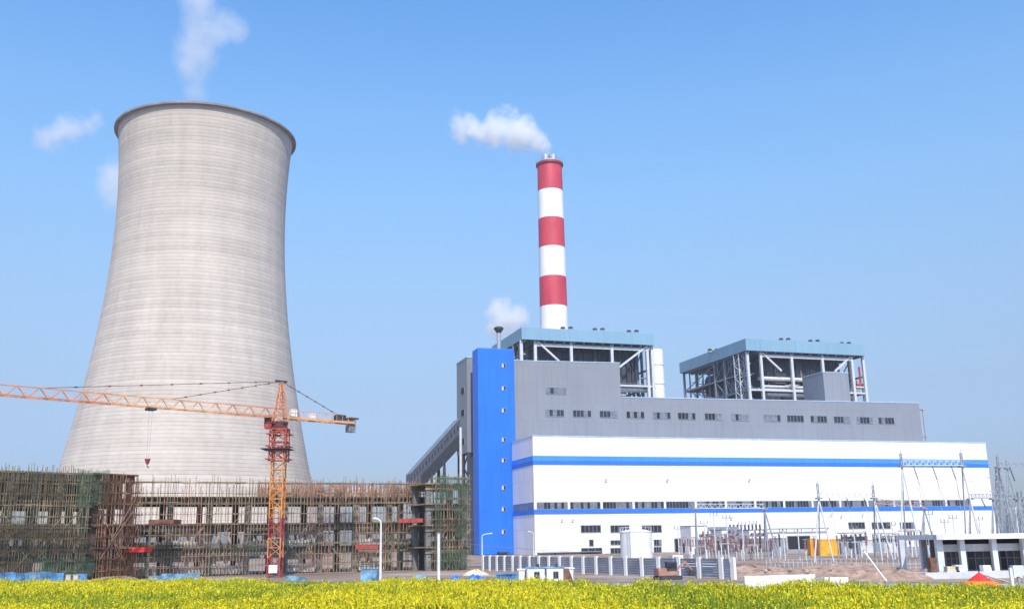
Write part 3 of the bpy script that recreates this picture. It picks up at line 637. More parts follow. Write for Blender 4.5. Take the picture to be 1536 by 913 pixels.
    # white lattice stair mast near the front left corner
    if which == 1:
        mb = MB(PF); q0, q1, e0, e1 = cols[0]-1.2, cols[0]+1.2, d0+7, d0+11
        for a, b in ((q0,e0),(q1,e0),(q1,e1),(q0,e1)): mb.bar((a,b,GM-8),(a,b,ZF-.2),.3)
        z = GM-8; kk = 0
        while z < ZF-3:
            mb.box((q0,e0,z),(q1,e1,z+.15)); mb.bar((q0,e0 if kk%2 else e1,z),(q0,e1 if kk%2 else e0,z+2.8),.25); mb.bar((q0 if kk%2 else q1,e0,z),(q1 if kk%2 else q0,e0,z+2.8),.2); z += 2.8; kk += 1
        mb.build('stair_mast', M['galv_white'], bh)
    return bh, cols, ZR
b1, c1, ZR = boiler_house(24.0, 81.3, 0, 'left open-framed boiler house under a pale blue roof, nearest the striped chimney', (782,803,857,918,971,978), ((806,512,838,541),(973,517,928,551)))
b2, c2, _ = boiler_house(124.2, 183.9, 1, 'right open-framed boiler house under a pale blue roof with white pipes inside', (1121,1141,1187,1233,1277,1294), ((1143,529,1172,556),(1275,535,1252,557)))
def fan(x, y, label, dep=90):
    s0, _ = FL(x, y, dep); p = PF((s0, dep, ZR)); zb = ZR-1.0; ztop = FL(x, y-3, dep)[1]
    o = thing('roof_fan', p, label, 'roof fan', 'fan sets on the boiler house roofs')
    c = Vector(p); mb = MB()
    for k in (-1.6, 1.6):
        mb.box((c.x+k-.9,c.y-.9,zb),(c.x+k+.9,c.y+.9,ztop-1.2))
    mb.build('base', M['steel_grey'], o); mb = MB()
    for k in (-1.6, 1.6): mb.lathe((c.x+k,c.y,0), [(.5,ztop-1.2),(.95,ztop-1.0),(.95,ztop-.5),(.4,ztop-.2),(.02,ztop-.1)], 12)
    mb.build('cowl', M['steel_dark'], o)
fan(850,492,'pair of dark roof fans just right of the striped chimney'); fan(898,494,'pair of dark roof fans in the middle of the left boiler roof'); fan(949,497,'small pair of fans at the right part of the left boiler roof')
fan(1177,509,'left pair of dark fans on the right boiler roof'); fan(1221,511.5,'second pair of dark fans on the right boiler roof'); fan(1268,515,'rightmost pair of fans on the right boiler roof')
fan(1070,525,'pair of fans above the side eave of the right boiler roof', 108)
# white duct tower right of boiler 1
s0, z0 = FL(990,524,84); sa = FL(979,560,84)[0]; sb = FL(1000,560,84)[0]
dt = thing('absorber_duct', PF(((sa+sb)/2,86,0)), 'tall white cylindrical duct standing right of the left boiler house', 'duct')
c = PF(((sa+sb)/2,87,0)); mb = MB(); r = (sb-sa)/2
mb.lathe(c, [(r,20),(r,z0),(r-.4,z0+.35),(.05,z0+.5)], 32); mb.build('shell', M['white'], dt, True)
mb = MB()
for z in (50, 58, 66, 74): mb.lathe(c, [(r+.01,z),(r+.15,z),(r+.15,z+.4),(r+.01,z+.4)], 32)
mb.build('stiffening_ring', M['steel_white'], dt)
mb = MB(PF); q = sa-2.0; mb.box((q-.5,84,20),(q+.5,85,FL(977,530,84)[1])); mb.build('support_post', M['steel_grey'], dt)
# red valve skid on the right boiler house platform
s0, z0 = FL(1290,580,84); rv = thing('pump_skid', PF((s0,84,z0-1)), 'small red pump skid on a platform at the right edge of the right boiler house', 'machinery')
mb = MB(PF); mb.box((s0-3,82.5,z0-.6),(s0+2.2,87,z0)); mb.build('platform', M['steel_white'], rv)
mb = MB(PF); mb.tube((s0-2,84,z0+.8),(s0+1.4,84,z0+.8),.75,12); mb.tube((s0+.5,84,z0+.2),(s0+.5,84,FL(1290,550,84)[1]),.45,10); mb.tube((s0-1.6,84,z0+.2),(s0-1.6,84,z0+3),.3,8); mb.build('pump', M['crane_red'], rv)
mb = MB(PF)
for q in (-2.4,1.6): mb.box((s0+q-.25,84,GM-2),(s0+q+.25,84.5,z0-.61))
mb.build('leg', M['steel_white'], rv)

# ------------------------------------------------------------------ unfinished buildings and scaffolding
def lerp(a, b, t): return a + (b-a)*t
def hz(p0, p1, t): return Vector((lerp(p0[0],p1[0],t), lerp(p0[1],p1[1],t), 0))
def frame_building(p0, p1, nb, floors, depth, label, seed, mats, fills):
    p0 = Vector((p0[0],p0[1],0)); p1 = Vector((p1[0],p1[1],0)); u = (p1-p0).normalized(); v = Vector((-u.y,u.x,0)); Lb = (p1-p0).length
    F = lambda q: p0 + u*q[0] + v*q[1] + Vector((0,0,q[2]))
    bl = thing('unfinished_building', p0, label, 'building under construction', 'unfinished concrete buildings behind scaffolding'); rr = random.Random(seed)
    ztop = floors[-1]; w_ = Lb/nb
    for j in (0, 1):
        for i in range(nb+1):
            mb = MB(F); mb.box((i*w_-.42, j*depth-.3, 0),(i*w_+.42, j*depth+.3, ztop-.6)); mb.build('column', M[mats[0]], bl)
    for k, z in enumerate(floors):
        for ya, yb in ((-.45,-.301),(depth+.301,depth+.45)):
            mb = MB(F); mb.box((-.6,ya,z-.85),(Lb+.6,yb,z-.05)); mb.build('beam', M[mats[0] if k < len(floors)-1 else mats[1]], bl)
        mb = MB(F); mb.box((-.8,-.9,z-.04),(Lb+.8,depth+.9,z+.16)); mb.build('slab', M[mats[1]], bl)
    zz = [0]+list(floors)
    for k in range(len(floors)):
        pf, wallc, solid = fills[k]
        for i in range(nb):
            if rr.random() > pf: continue
            if solid:  # closed dark walls stand in for shade inside the bays
                mb = MB(F); mb.box((i*w_+.01,1.2,zz[k]+.17),((i+1)*w_-.01,1.4,zz[k+1]-.86)); mb.build('infill_wall', M[wallc], bl); continue
            a, b = i*w_+.43, (i+1)*w_-.43; z0_, z1_ = zz[k]+.17, zz[k+1]-.86
            mb = MB(F); d_ = .6 + rr.random()*.2; m1 = z0_ + (z1_-z0_)*.38; m2 = z0_ + (z1_-z0_)*.68; g = (b-a)*rr.uniform(.08,.2)
            mb.box((a,d_,z0_),(b,d_+.2,m1)); mb.box((a,d_,m2),(b,d_+.2,z1_)); mb.box((a,d_,m1+.001),(a+g,d_+.2,m2-.001)); mb.box((b-g,d_,m1+.001),(b,d_+.2,m2-.001)); mb.box(((a+b)/2-.3,d_,m1+.001),((a+b)/2+.3,d_+.2,m2-.001))
            mb.build('infill_wall', M[wallc if rr.random() < .85 else 'concrete'], bl)
    return bl, F, Lb, depth
def scaffold(p0, p1, zt, ns, lift, label, seed, polem, netspec=(), off=(-1.0,-2.1), brace=8, ragged=1.2, rough=True):
    p0 = Vector((p0[0],p0[1],0)); p1 = Vector((p1[0],p1[1],0)); u = (p1-p0).normalized(); v = Vector((-u.y,u.x,0)); Lb = (p1-p0).length
    F = lambda q: p0 + u*q[0] + v*q[1] + Vector((0,0,q[2])); rr = random.Random(seed)
    sf = thing('scaffolding', p0, label, 'scaffolding', 'scaffolding round the unfinished buildings')
    R = .066
    back = MB(F)
    for i in range(ns+1):
        s_ = Lb*i/ns + rr.uniform(-.12,.12); zt_ = zt + rr.uniform(-ragged, ragged*.6); tl = rr.uniform(-.12,.12)
        if i < 98:
            mb = MB(F); mb.bar((s_,off[1],0),(s_+tl,off[1]+rr.uniform(-.08,.08),zt_),R); mb.build('standard', M[rr.choice(polem)], sf)
        back.bar((s_+.2,off[0],0),(s_+.2+rr.uniform(-.15,.15),off[0],zt_+rr.uniform(-1,.5)),R*.9)
    tag(back.build('rear_standards', M[polem[0]], sf), kind='stuff')
    z = lift*.9; k = 0; zs_ = []
    while z < zt-.3: zs_.append(z); z += lift
    for k, z in enumerate(zs_):
        for j, o_ in enumerate(off):
            mb = MB(F); nseg = 6; q = 0
            for g in range(nseg): mb.bar((Lb*g/nseg-.4,o_-.06,z+rr.uniform(-.07,.07)),(Lb*(g+1)/nseg+.4,o_-.06,z+rr.uniform(-.07,.07)),R*.9)
            mb.build('ledger', M[rr.choice(polem)], sf)
    tr = MB(F)
    for z in zs_:
        for i in range(0, ns+1): tr.bar((Lb*i/ns+.1,off[1]-.2,z+.1),(Lb*i/ns+.1,off[0]+.9,z+.1+rr.uniform(-.05,.05)),R*.8)
    tag(tr.build('transoms', M[polem[-1]], sf), kind='stuff')
    for k, z in enumerate(zs_[::2]):
        for g in range(5):
            if rr.random() < .42: continue
            a = Lb*g/5; mb = MB(F); mb.box((a+.1,off[1]+.1,z+.12),(a+Lb/5*rr.uniform(.6,.98),off[0]-.1,z+.2)); mb.build('boards', M['plank'], sf)
    for i in range(brace):
        a = Lb*(i+rr.random()*.6)/brace; ln = rr.uniform(4,8)*rr.choice((-1,1)); z0_ = rr.choice((0,0,lift*2,lift*3))
        mb = MB(F); mb.bar((a,off[1]-.15,z0_),(min(max(a+ln,0),Lb),off[1]-.15,min(z0_+abs(ln)*1.2,zt-.5)),R); mb.build('brace', M[rr.choice(polem)], sf)
    for (a, b, z0_, z1_, nm) in netspec:
        mb = MB(F); n = 14; vs = []; fs = []
        for i in range(n+1):
            for j in range(5):
                vs.append((lerp(a,b,i/n), off[1]-.3+rr.uniform(-.12,.12), lerp(z0_,z1_,j/4)+(rr.uniform(-.3,.2) if j in (0,4) else 0)))
        for i in range(n):
            for j in range(4): fs.append((i*5+j,(i+1)*5+j,(i+1)*5+j+1,i*5+j+1))
        mb.add(vs, fs); mb.build('safety_net', M[nm], sf)
    return sf, F, Lb
# main block
D_L, D_R = 142.0, 160.0
pL = (pxat(192, D_L, 5), D_L); pR = (pxat(633, D_R, 5), D_R)
fz = [lerp(0,10.7,.36), lerp(0,10.7,.70), 10.9]
frame_building(pL, pR, 8, [3.7, 7.1, 10.9], 11.0, 'unfinished three-storey concrete frame behind the tower crane mast', 3, ('concrete','concrete_dark'), ((.65,'plaster',0),(.92,'plaster',0),(0,'plaster',0)))
scaffold(pL, pR, 13.4, 92, 1.45, 'brown tube scaffolding in front of the long three-storey frame behind the crane', 11, ('pole','pole_rust','pole_green','pole'), netspec=((14,21,3.4,4.4,'net_green'),(26,33,7.2,8.4,'net_brown'),(0,16,3.6,4.6,'net_dark')), brace=16)
# rebar/formwork thicket on the top deck of the right half
u_ = (Vector((*pR,0))-Vector((*pL,0))); Lb_ = u_.length; u_.normalize(); v_ = Vector((-u_.y,u_.x,0)); FB = lambda q: Vector((*pL,0))+u_*q[0]+v_*q[1]+Vector((0,0,q[2]))
rr = random.Random(4)
mb = MB(FB)
for i in range(900):
    s_ = Lb_*(.42+.58*rr.random()**.9); d_ = rr.uniform(-.5,11); h_ = rr.uniform(1.2,2.9); mb.bar((s_,d_,10.85),(s_+rr.uniform(-.3,.3),d_+rr.uniform(-.3,.3),10.85+h_),.05)
for i in range(160):
    s_ = Lb_*(.42+.56*rr.random()); d_ = rr.uniform(-.5,9); z_ = 11+rr.random()*1.7; mb.bar((s_,d_,z_),(s_+rr.uniform(1,3),d_,z_+rr.uniform(-.1,.1)),.06)
tag(mb.build('rebar_starter_bars', M['pole_rust']), 'thicket of rusty starter bars standing on the top deck of the long frame', 'reinforcing bars', kind='stuff')
# pale boards behind the rebar
fp = thing('formwork_panels', FB((Lb_*.72,6,10.9)), 'row of pale formwork boards standing on the top deck among rusty bars', 'formwork')
for k in range(5):
    a = Lb_*(.70+.05*k); mb = MB(FB); mb.box((a,7+.1*k,10.9),(a+Lb_*.046,7.12+.1*k,12.9+.1*(k%2))); mb.build('panel', M['plaster'], fp)
# left, taller block
D_A, D_B = 122.0, 134.0
qL = (pxat(-60, D_A, 5), D_A-2); qR = (pxat(119, D_B-3, 5), D_B-3); qS = (pxat(187, D_B+2, 5), D_B+2)
frame_building(qL, qR, 5, [3.4, 7.0, 9.9, 13.4], 9.0, 'tall unfinished block wrapped in dark green netting at the left edge', 8, ('concrete','concrete'), ((.7,'concrete_dark',1),(.9,'concrete_dark',0),(.15,'concrete',0),(1,'formwork',1)))  # dark infills paint the shaded rooms behind the netting
scaffold(qL, qR, 14.2, 44, 1.35, 'green-netted olive scaffolding on the block at the left edge', 21, ('pole_green','pole_green','pole'), netspec=((0,12,10.1,13.2,'net_dark'),(13.2,17.4,9.2,14.0,'net_green'),(0,17,3.4,6.2,'net_dark'),(0,9,.8,3,'net_dark'),(9,17,.8,3.2,'net_green'),(2,12,5.5,7.4,'net_dark')), brace=12, ragged=.7)
frame_building((qR[0]+1.2,qR[1]+.8), qS, 2, [3.4, 7.0, 9.9, 13.5], 9.0, 'short dark red-brown unfinished bay between the netted block and the long frame', 9, ('concrete_dark','rust'), ((1,'formwork',1),(1,'formwork',1),(.5,'concrete',0),(1,'shade_red',1)))  # dark infills paint the bay's shaded voids
scaffold((qR[0]+1.0,qR[1]+.7), (qS[0]+.6,qS[1]), 13.3, 16, 1.4, 'rusty tube scaffolding on the short red-brown bay', 22, ('pole_rust','pole','rust'), netspec=((0,3,9.4,13.2,'net_brown'),(1,6,.5,3.2,'net_brown')), brace=6, ragged=.6)
# netted stair tower at the right end
tL = (pxat(642, 152, 5), 152.); tR = (pxat(695, 155, 5), 155.)
frame_building(tL, tR, 1, [3.3, 6.5, 9.6, 12.6], 4.5, 'narrow unfinished stair shaft under green netting beside the blue tower', 10, ('concrete','plank'), ((1,'concrete_dark',1),(1,'concrete_dark',0),(1,'concrete_dark',1),(0,'plaster',0)))
scaffold(tL, tR, 14.0, 12, 1.5, 'green-netted scaffold round the narrow stair shaft beside the blue tower', 23, ('pole_green','pole'), netspec=((0,5.2,10.2,13.8,'net_green'),(3.2,5.3,4.8,10,'net_green'),(0,5.2,.3,3,'net_green'),(0,5.2,5.6,7.6,'net_dark'),(0,1.2,3,10,'net_green')), brace=4, ragged=.5)
# red loading platforms
for (x, y, w_, D, lb, cc) in ((208,826.5,31,136,'bright red cantilevered loading platform left of the orange crane mast','redcloth'),(553,822,32,151,'dark red loading platform low on the scaffold behind the lamp post','crane_red'),(618,783,34,153,'reddish loading platform high on the right part of the scaffold','crane_red'),(249,785,36,139,'dull red loading platform high above and left of the crane mast','rust')):
    a = at(x-w_/2, y, D); b = at(x+w_/2, y, D)
    o = thing('loading_platform', (a+b)/2, lb, 'platform', 'loading platforms on the scaffolding')
    mb = MB(); mb.box((a.x,D-1.8,a.z-.12),(b.x,D+1.2,a.z)); mb.build('deck', M['steel_dark'], o)
    mb = MB(); mb.box((a.x,D-1.9,a.z-.1),(b.x,D-1.81,a.z+.5)); mb.box((a.x-.08,D-1.9,a.z-.1),(a.x-.001,D+1,a.z+.5)); mb.box((b.x+.001,D-1.9,a.z-.1),(b.x+.08,D+1,a.z+.5)); mb.build('side_panel', M[cc], o)

# ------------------------------------------------------------------ tower crane
CD = 133.0; cx = pxat(413, CD, 3); CZ = at(418, 626, CD).z
cr = thing('tower_crane', (cx, CD, 0), 'orange and red tower crane with its long jib reaching left', 'crane')
hw = .80
def lattice(mb, c, z0, z1, hw, stepz, w=.14, dw=.085, alt=True):
    for a, b in ((-1,-1),(1,-1),(1,1),(-1,1)): mb.bar((c.x+a*hw,c.y+b*hw,z0),(c.x+a*hw,c.y+b*hw,z1),w)
    z = z0; k = 0
    while z < z1-.01:
        zn = min(z+stepz, z1); cs = [(-1,-1),(1,-1),(1,1),(-1,1)]
        for i in range(4):
            a = cs[i]; b = cs[(i+1)%4]
            if k % 2: a, b = b, a
            mb.bar((c.x+a[0]*hw,c.y+a[1]*hw,z),(c.x+b[0]*hw,c.y+b[1]*hw,zn),dw); mb.bar((c.x+a[0]*hw,c.y+a[1]*hw,zn),(c.x+b[0]*hw,c.y+b[1]*hw,zn),dw)
        z = zn; k += 1
cv = Vector((cx, CD, 0))
z = 0; k = 0; seg = 2.5
lean = 0
while z < CZ-1.6:
    zn = min(z+seg, CZ-1.6); mb = MB(); lattice(mb, cv, z+.01, zn-.01, hw, 1.25)
    fr_ = z/CZ
    mm = M['crane_red'] if fr_ < .32 and k % 2 == 0 else (M['crane_orange'] if fr_ < .34 else (mat('crane_amber', (.74,.27,.05), .5, var=.2) if fr_ < .72 else M['crane_orange']))
    mb.build('mast_section', mm, cr); z = zn; k += 1
mb = MB(); zc0 = at(415,692,CD).z; zc1 = CZ-1.5
lattice(mb, cv, zc0, zc1, hw+.28, 1.3, .15, .1)
for q in (zc0+.3, zc0+2.0, zc0+3.6): 
    for s_ in (-1,1): mb.bar((cx-1.55,CD+s_*1.4,q),(cx+1.55,CD+s_*1.4,q),.12); mb.bar((cx+s_*1.4,CD-1.5,q),(cx+s_*1.4,CD+1.5,q),.12)
mb.build('climbing_cage', M['crane_red'], cr)
mb = MB(); zp = at(410,673,CD).z; mb.box((cx-2.1,CD-1.7,zp-.12),(cx+1.6,CD+1.7,zp)); mb.build('platform', M['steel_dark'], cr)
mb = MB(); mb.lathe((cx,CD,0), [(.9,CZ-1.5),(1.0,CZ-1.35),(1.0,CZ-.95),(.9,CZ-.85)], 20, cap=True); mb.box((cx-.9,CD-.9,CZ-.849),(cx+.9,CD+.9,CZ-.56)); mb.build('slewing_ring', mat('dark_maroon_paint', (.12,.03,.03), .6), cr)
APX = at(418.5, 573, CD); 
# jib direction from two points on its line at constant height
je = onz(0, 588, CZ+.3); jd = Vector((je.x-cx, je.y-CD, 0)); jl = jd.length*1.22; jd.normalize(); jn = Vector((-jd.y, jd.x, 0))
def J(t, n, z): return cv + jd*t + jn*n + Vector((0,0,z))
mb = MB()
for a, b in ((-1,-1),(1,-1),(1,1),(-1,1)): mb.bar(J(a*.85,b*.6,CZ-.55),J(a*.12,b*.12,APX.z),.13)
for k in range(1,6):
    f_ = k/6; g = .85-.73*f_; h_ = .6-.48*f_; z_ = lerp(CZ-.55,APX.z,f_)
    for i, (a, b) in enumerate(((-1,-1),(1,-1),(1,1),(-1,1))):
        a2, b2 = ((-1,-1),(1,-1),(1,1),(-1,1))[(i+1)%4]; mb.bar(J(a*g,b*h_,z_),J(a2*g,b2*h_,z_),.08)
        g0 = .85-.73*(f_-1/6); h0 = .6-.48*(f_-1/6); mb.bar(J(a*g0,b*h0,lerp(CZ-.55,APX.z,f_-1/6)),J(a2*g,b2*h_,z_),.07)
mb.build('apex_frame', M['crane_orange'], cr)
mb = MB(); mb.bar(J(-.8,0,APX.z+.1),J(.9,0,APX.z+.1),.3,.25); mb.build('apex_sheave', M['steel_dark'], cr)
# cab
cc = J(.9,-1.3,CZ-.9); mb = MB(); mb.box((cc.x-.5,cc.y-.7,CZ-1.4),(cc.x+.5,cc.y+.7,CZ+.3)); cb_ = mb.build('cab', M['crane_red'], cr)
mb = MB(); mb.box((cc.x-.4,cc.y-.74,CZ-.6),(cc.x+.4,cc.y-.71,CZ+.15)); mb.build('window', M['glass'], cb_)
# jib sections
nj = int(jl/2.4); zb_ = CZ+.0; zt_ = CZ+1.15
for k in range(nj):
    t0, t1 = 1.0+k*2.4, 1.0+(k+1)*2.4
    if k % 3 == 0:
        cur = MB(); start = k
    cur.bar(J(t0,-.55,zb_),J(t1,-.55,zb_),.12); cur.bar(J(t0,.55,zb_),J(t1,.55,zb_),.12); cur.bar(J(t0,0,zt_),J(t1,0,zt_),.12)
    tm = (t0+t1)/2
    for s_ in (-.55,.55): cur.bar(J(t0,s_,zb_),J(tm,0,zt_),.07); cur.bar(J(tm,0,zt_),J(t1,s_,zb_),.07); cur.bar(J(t0,s_,zb_),J(tm,-s_,zb_),.06)
    if k % 3 == 2 or k == nj-1: cur.build('jib_section', M['crane_yellow'] if start in (3,6) else M['crane_orange'], cr)
cjl = 11.6
mb = MB()
for s_ in (-.6,.6):
    mb.bar(J(-.8,s_,zb_),J(-cjl,s_,zb_),.24,.30); mb.bar(J(-.8,s_,zb_+1.1),J(-cjl+1.5,s_,zb_+1.1),.05)
    for k in range(11): mb.bar(J(-1-k*.95,s_,zb_),J(-1-k*.95,s_,zb_+1.1),.05)
for k in range(12): mb.bar(J(-1-k*.9,-.6,zb_),J(-1.4-k*.9,.6,zb_),.09)
mb.build('counter_jib', M['crane_yellow'], cr)
def jbox(mb, t0, t1, n0, n1, z0, z1):
    vs = [J(a,b,c) for c in (z0,z1) for a,b in ((t0,n0),(t1,n0),(t1,n1),(t0,n1))]; mb.add(vs, [(0,3,2,1),(4,5,6,7),(0,1,5,4),(1,2,6,5),(2,3,7,6),(3,0,4,7)])
mb = MB(); jbox(mb,-cjl+1.4,-cjl+2.8,-.5,.5,zb_+.1,zb_+1.0); mb.build('winch', M['steel_dark'], cr)
mb = MB(); 
for q in range(3): jbox(mb,-cjl-.3+q*.4,-cjl+.02+q*.4,-.45,.45,zb_-1.3,zb_+.3)
mb.build('counterweight', M['trafo'], cr)
mb = MB(); jbox(mb,-cjl-.6,-cjl+1.0,-.75,.75,zb_+.51,zb_+.75); mb.build('counterweight_rack', M['rust'], cr)
mb = MB(); jbox(mb,-2.4,-1.5,-.3,.3,zb_+.3,zb_+1.25); mb.build('control_box', M['white'], cr)
mb = MB(); jbox(mb,-5.3,-4.6,-.3,.3,zb_+.25,zb_+.9); mb.build('control_box', M['white'], cr)
for (t_, zz_) in ((jl*.36,zt_),(jl*.72,zt_),(-cjl+.8,zb_+.3)):
    mb = MB(); p_ = J(0,0,APX.z+.1); q_ = J(t_,0,zz_)
    for k in range(8):
        a = p_.lerp(q_, k/8); b = p_.lerp(q_, (k+1)/8); mb.bar(a, b, .07)
        if k: mb.bar(a-Vector((.15,0,0)), a+Vector((.15,0,0)), .16)
    mb.build('tie_bar', M['rust'], cr)
# trolley, hoist rope, hook
def tpos(x): # where along the jib photo column x falls
    best = min(np.arange(2, jl, .1), key=lambda t: abs(768+FPX*(J(t,0,CZ)-CAM).dot(vR)/(J(t,0,CZ)-CAM).dot(vF)-x)); return float(best)
t_ = tpos(226); mb = MB(); jbox(mb,t_-.5,t_+.5,-.6,.6,zb_-.4,zb_-.12); tro = mb.build('trolley', M['steel_dark'], cr)
pj = J(t_,0,0); zh = at(222,692,pj.y).z
mb = MB(); mb.bar((pj.x-.2,pj.y,zb_-.4),(pj.x-.12,pj.y,zh+.5),.022); mb.bar((pj.x+.2,pj.y,zb_-.4),(pj.x+.12,pj.y,zh+.5),.022); mb.build('hoist_rope', M['steel_grey'], cr)
mb = MB(); mb.add([(pj.x-.32,pj.y-.15,zh+.35),(pj.x+.32,pj.y-.15,zh+.35),(pj.x+.32,pj.y+.15,zh+.35),(pj.x-.32,pj.y+.15,zh+.35),(pj.x-.12,pj.y-.12,zh-.3),(pj.x+.12,pj.y-.12,zh-.3),(pj.x+.12,pj.y+.12,zh-.3),(pj.x-.12,pj.y+.12,zh-.3)],[(0,1,2,3),(7,6,5,4),(0,4,5,1),(1,5,6,2),(2,6,7,3),(3,7,4,0)])
mb.bar((pj.x,pj.y,zh-.3),(pj.x,pj.y,zh-.6),.08); mb.bar((pj.x,pj.y,zh-.6),(pj.x+.15,pj.y,zh-.75),.08); mb.bar((pj.x+.15,pj.y,zh-.75),(pj.x+.25,pj.y,zh-.55),.07); mb.build('hook_block', mat('maroon_paint', (.22,.03,.04), .6), cr)
mb = MB(); mb.box((cx-.55,CD-1.05,.6),(cx+.55,CD-.95,1.6)); mb.build('notice_board', M['white'], cr)

# ------------------------------------------------------------------ louvred perimeter fence
pxs = [725,735,745.7,757,769.4,781,794.7,809,824,840,858,875.5,895,917,939.6,964,989,1019.4,1050,1083.5,1101]
fA = Vector((pxat(725,149),149)); fB_ = Vector((pxat(1101,101),101))
fence = thing('panel_fence', (fA.x,fA.y,0), 'fence of dark louvred panels between white posts in front of the plant', 'fence')
def fpos(x):
    lo, hi = -.1, 1.1
    for _ in range(40):
        t = (lo+hi)/2; p = fA.lerp(fB_, t); d_ = Vector((p.x,p.y,0))-CAM
        if 768+FPX*d_.dot(vR)/d_.dot(vF) < x: lo = t
        else: hi = t
    return fA.lerp(fB_, t)
fu = (fB_-fA).normalized(); fn = Vector((-fu.y, fu.x))
for i, x in enumerate(pxs):
    p = fpos(x); mb = MB(); q = p + fu*.0
    w2_ = .21 + .05*(i/20)
    vs = [(q.x+fu.x*a+fn.x*b, q.y+fu.y*a+fn.y*b, c) for c in (0,2.12) for a,b in ((-w2_,-.15),(w2_,-.15),(w2_,.15),(-w2_,.15))]
    mb.add(vs,[(0,3,2,1),(4,5,6,7),(0,1,5,4),(1,2,6,5),(2,3,7,6),(3,0,4,7)]); mb.build('post', M['white'], fence)
    if i+1 < len(pxs):
        p2 = fpos(pxs[i+1]); mb = MB(); L_ = (p2-p).length
        a0, a1 = w2_+.15, L_-w2_-.15 if i < 13 else L_-w2_-.35
        for k in range(7):
            z0_ = .18+k*.26; mb.bar((p.x+fu.x*a0,p.y+fu.y*a0,z0_+.1),(p.x+fu.x*a1,p.y+fu.y*a1,z0_+.1),.06,.22)
        for a in (a0,a1): mb.bar((p.x+fu.x*a,p.y+fu.y*a,.05),(p.x+fu.x*a,p.y+fu.y*a,2.0),.09)
        mb.build('louvre_panel', M['panel'], fence)

# ------------------------------------------------------------------ site cabins, tarps, tank, lamps
def oriented(p, ang): 
    c_, s_ = math.cos(ang), math.sin(ang); return lambda q: Vector((p[0]+q[0]*c_-q[1]*s_, p[1]+q[0]*s_+q[1]*c_, (p[2] if len(p)>2 else 0)+q[2]))
def cabin(x0, x1, ytop, D, label, m='white', ang=0., win_=True, roofm='pale_blue', depth=2.4):
    a = pxat(x0,D,1); b = pxat(x1,D,1); h_ = at((x0+x1)/2,ytop,D).z; F = oriented((a,D,0), ang); wd = (b-a)/math.cos(ang)
    c_ = thing('site_cabin', (a,D,0), label, 'cabin', 'small site cabins by the road')
    mb = MB(F); mb.box((0,0,.1),(wd,depth,h_-.1)); mb.build('wall', M[m], c_)
    mb = MB(F); mb.box((-.08,-.08,h_-.1),(wd+.08,depth+.08,h_)); mb.build('roof', M[roofm], c_)
    for q in (0.03, wd-.03): mb = MB(F); mb.box((q-.05,-.04,.1),(q+.05,-.001,h_-.11)); mb.build('corner_post', M['steel_grey'], c_)
    if win_:
        mb = MB(F); mb.box((wd*.38,-.05,h_*.34),(wd*.70,-.002,h_*.76)); w1 = mb.build('window', M['frame'], c_)
        mb = MB(F); mb.box((wd*.41,-.07,h_*.38),(wd*.53,-.051,h_*.72)); mb.box((wd*.55,-.07,h_*.38),(wd*.67,-.051,h_*.72)); mb.build('pane', M['glass'], w1)
        mb = MB(F); mb.box((wd*.5,.1,h_+.001),(wd*.68,.4,h_+.3)); mb.build('air_conditioner', M['steel_dark'], c_)
cabin(790,818.5,850,97,'white site cabin with a dark window, left one of the adjoining pair')
cabin(819.5,846,849.5,96.5,'white site cabin with a dark window, right one of the adjoining pair')
cabin(777,788.5,853,98.5,'narrow windowless white cabin beside the blue container', win_=False, roofm='white')
cabin(847.5,861,851,97.5,'plain pinkish-white store box right of the two windowed cabins', win_=False, roofm='white')
a = pxat(850,95); lp = thing('leaning_board', (a,95,0), 'red-brown board leaning beside the right white cabin', 'board')
mb = MB(); mb.add([(a-.25,95,0),(a+.75,95,0),(a+.25,95.3,1.5),(a-.2,95.3,1.5),(a-.25,95.05,0),(a+.75,95.05,0),(a+.25,95.36,1.5),(a-.2,95.36,1.5)],[(0,1,2,3),(7,6,5,4),(0,4,5,1),(1,5,6,2),(2,6,7,3),(3,7,4,0)]); mb.build('board', M['rust'], lp)
def container(x0, x1, y0, D, label, m):
    a = pxat(x0,D,1); b = pxat(x1,D,1); h_ = at((x0+x1)/2,y0,D).z; c_ = thing('container', (a,D,0), label, 'container')
    mb = MB(); n = max(6,int((b-a)/.18)); 
    for i in range(n): mb.box((a+(b-a)*i/n, D+(.05 if i%2 else 0), .12),(a+(b-a)*(i+1)/n-.001,D+2.2,h_-.08))
    mb.build('body', M[m], c_); mb = MB(); mb.box((a-.05,D-.05,h_-.079),(b+.05,D+2.25,h_)); mb.box((a-.05,D-.05,0),(b+.05,D+2.25,.119)); mb.build('frame', M[m], c_)
container(744,777,860,96,'blue site container left of the white cabins','blue_hoard')
container(541,566,852,112,'small sky-blue container at the foot of the lamp post','pale_blue')
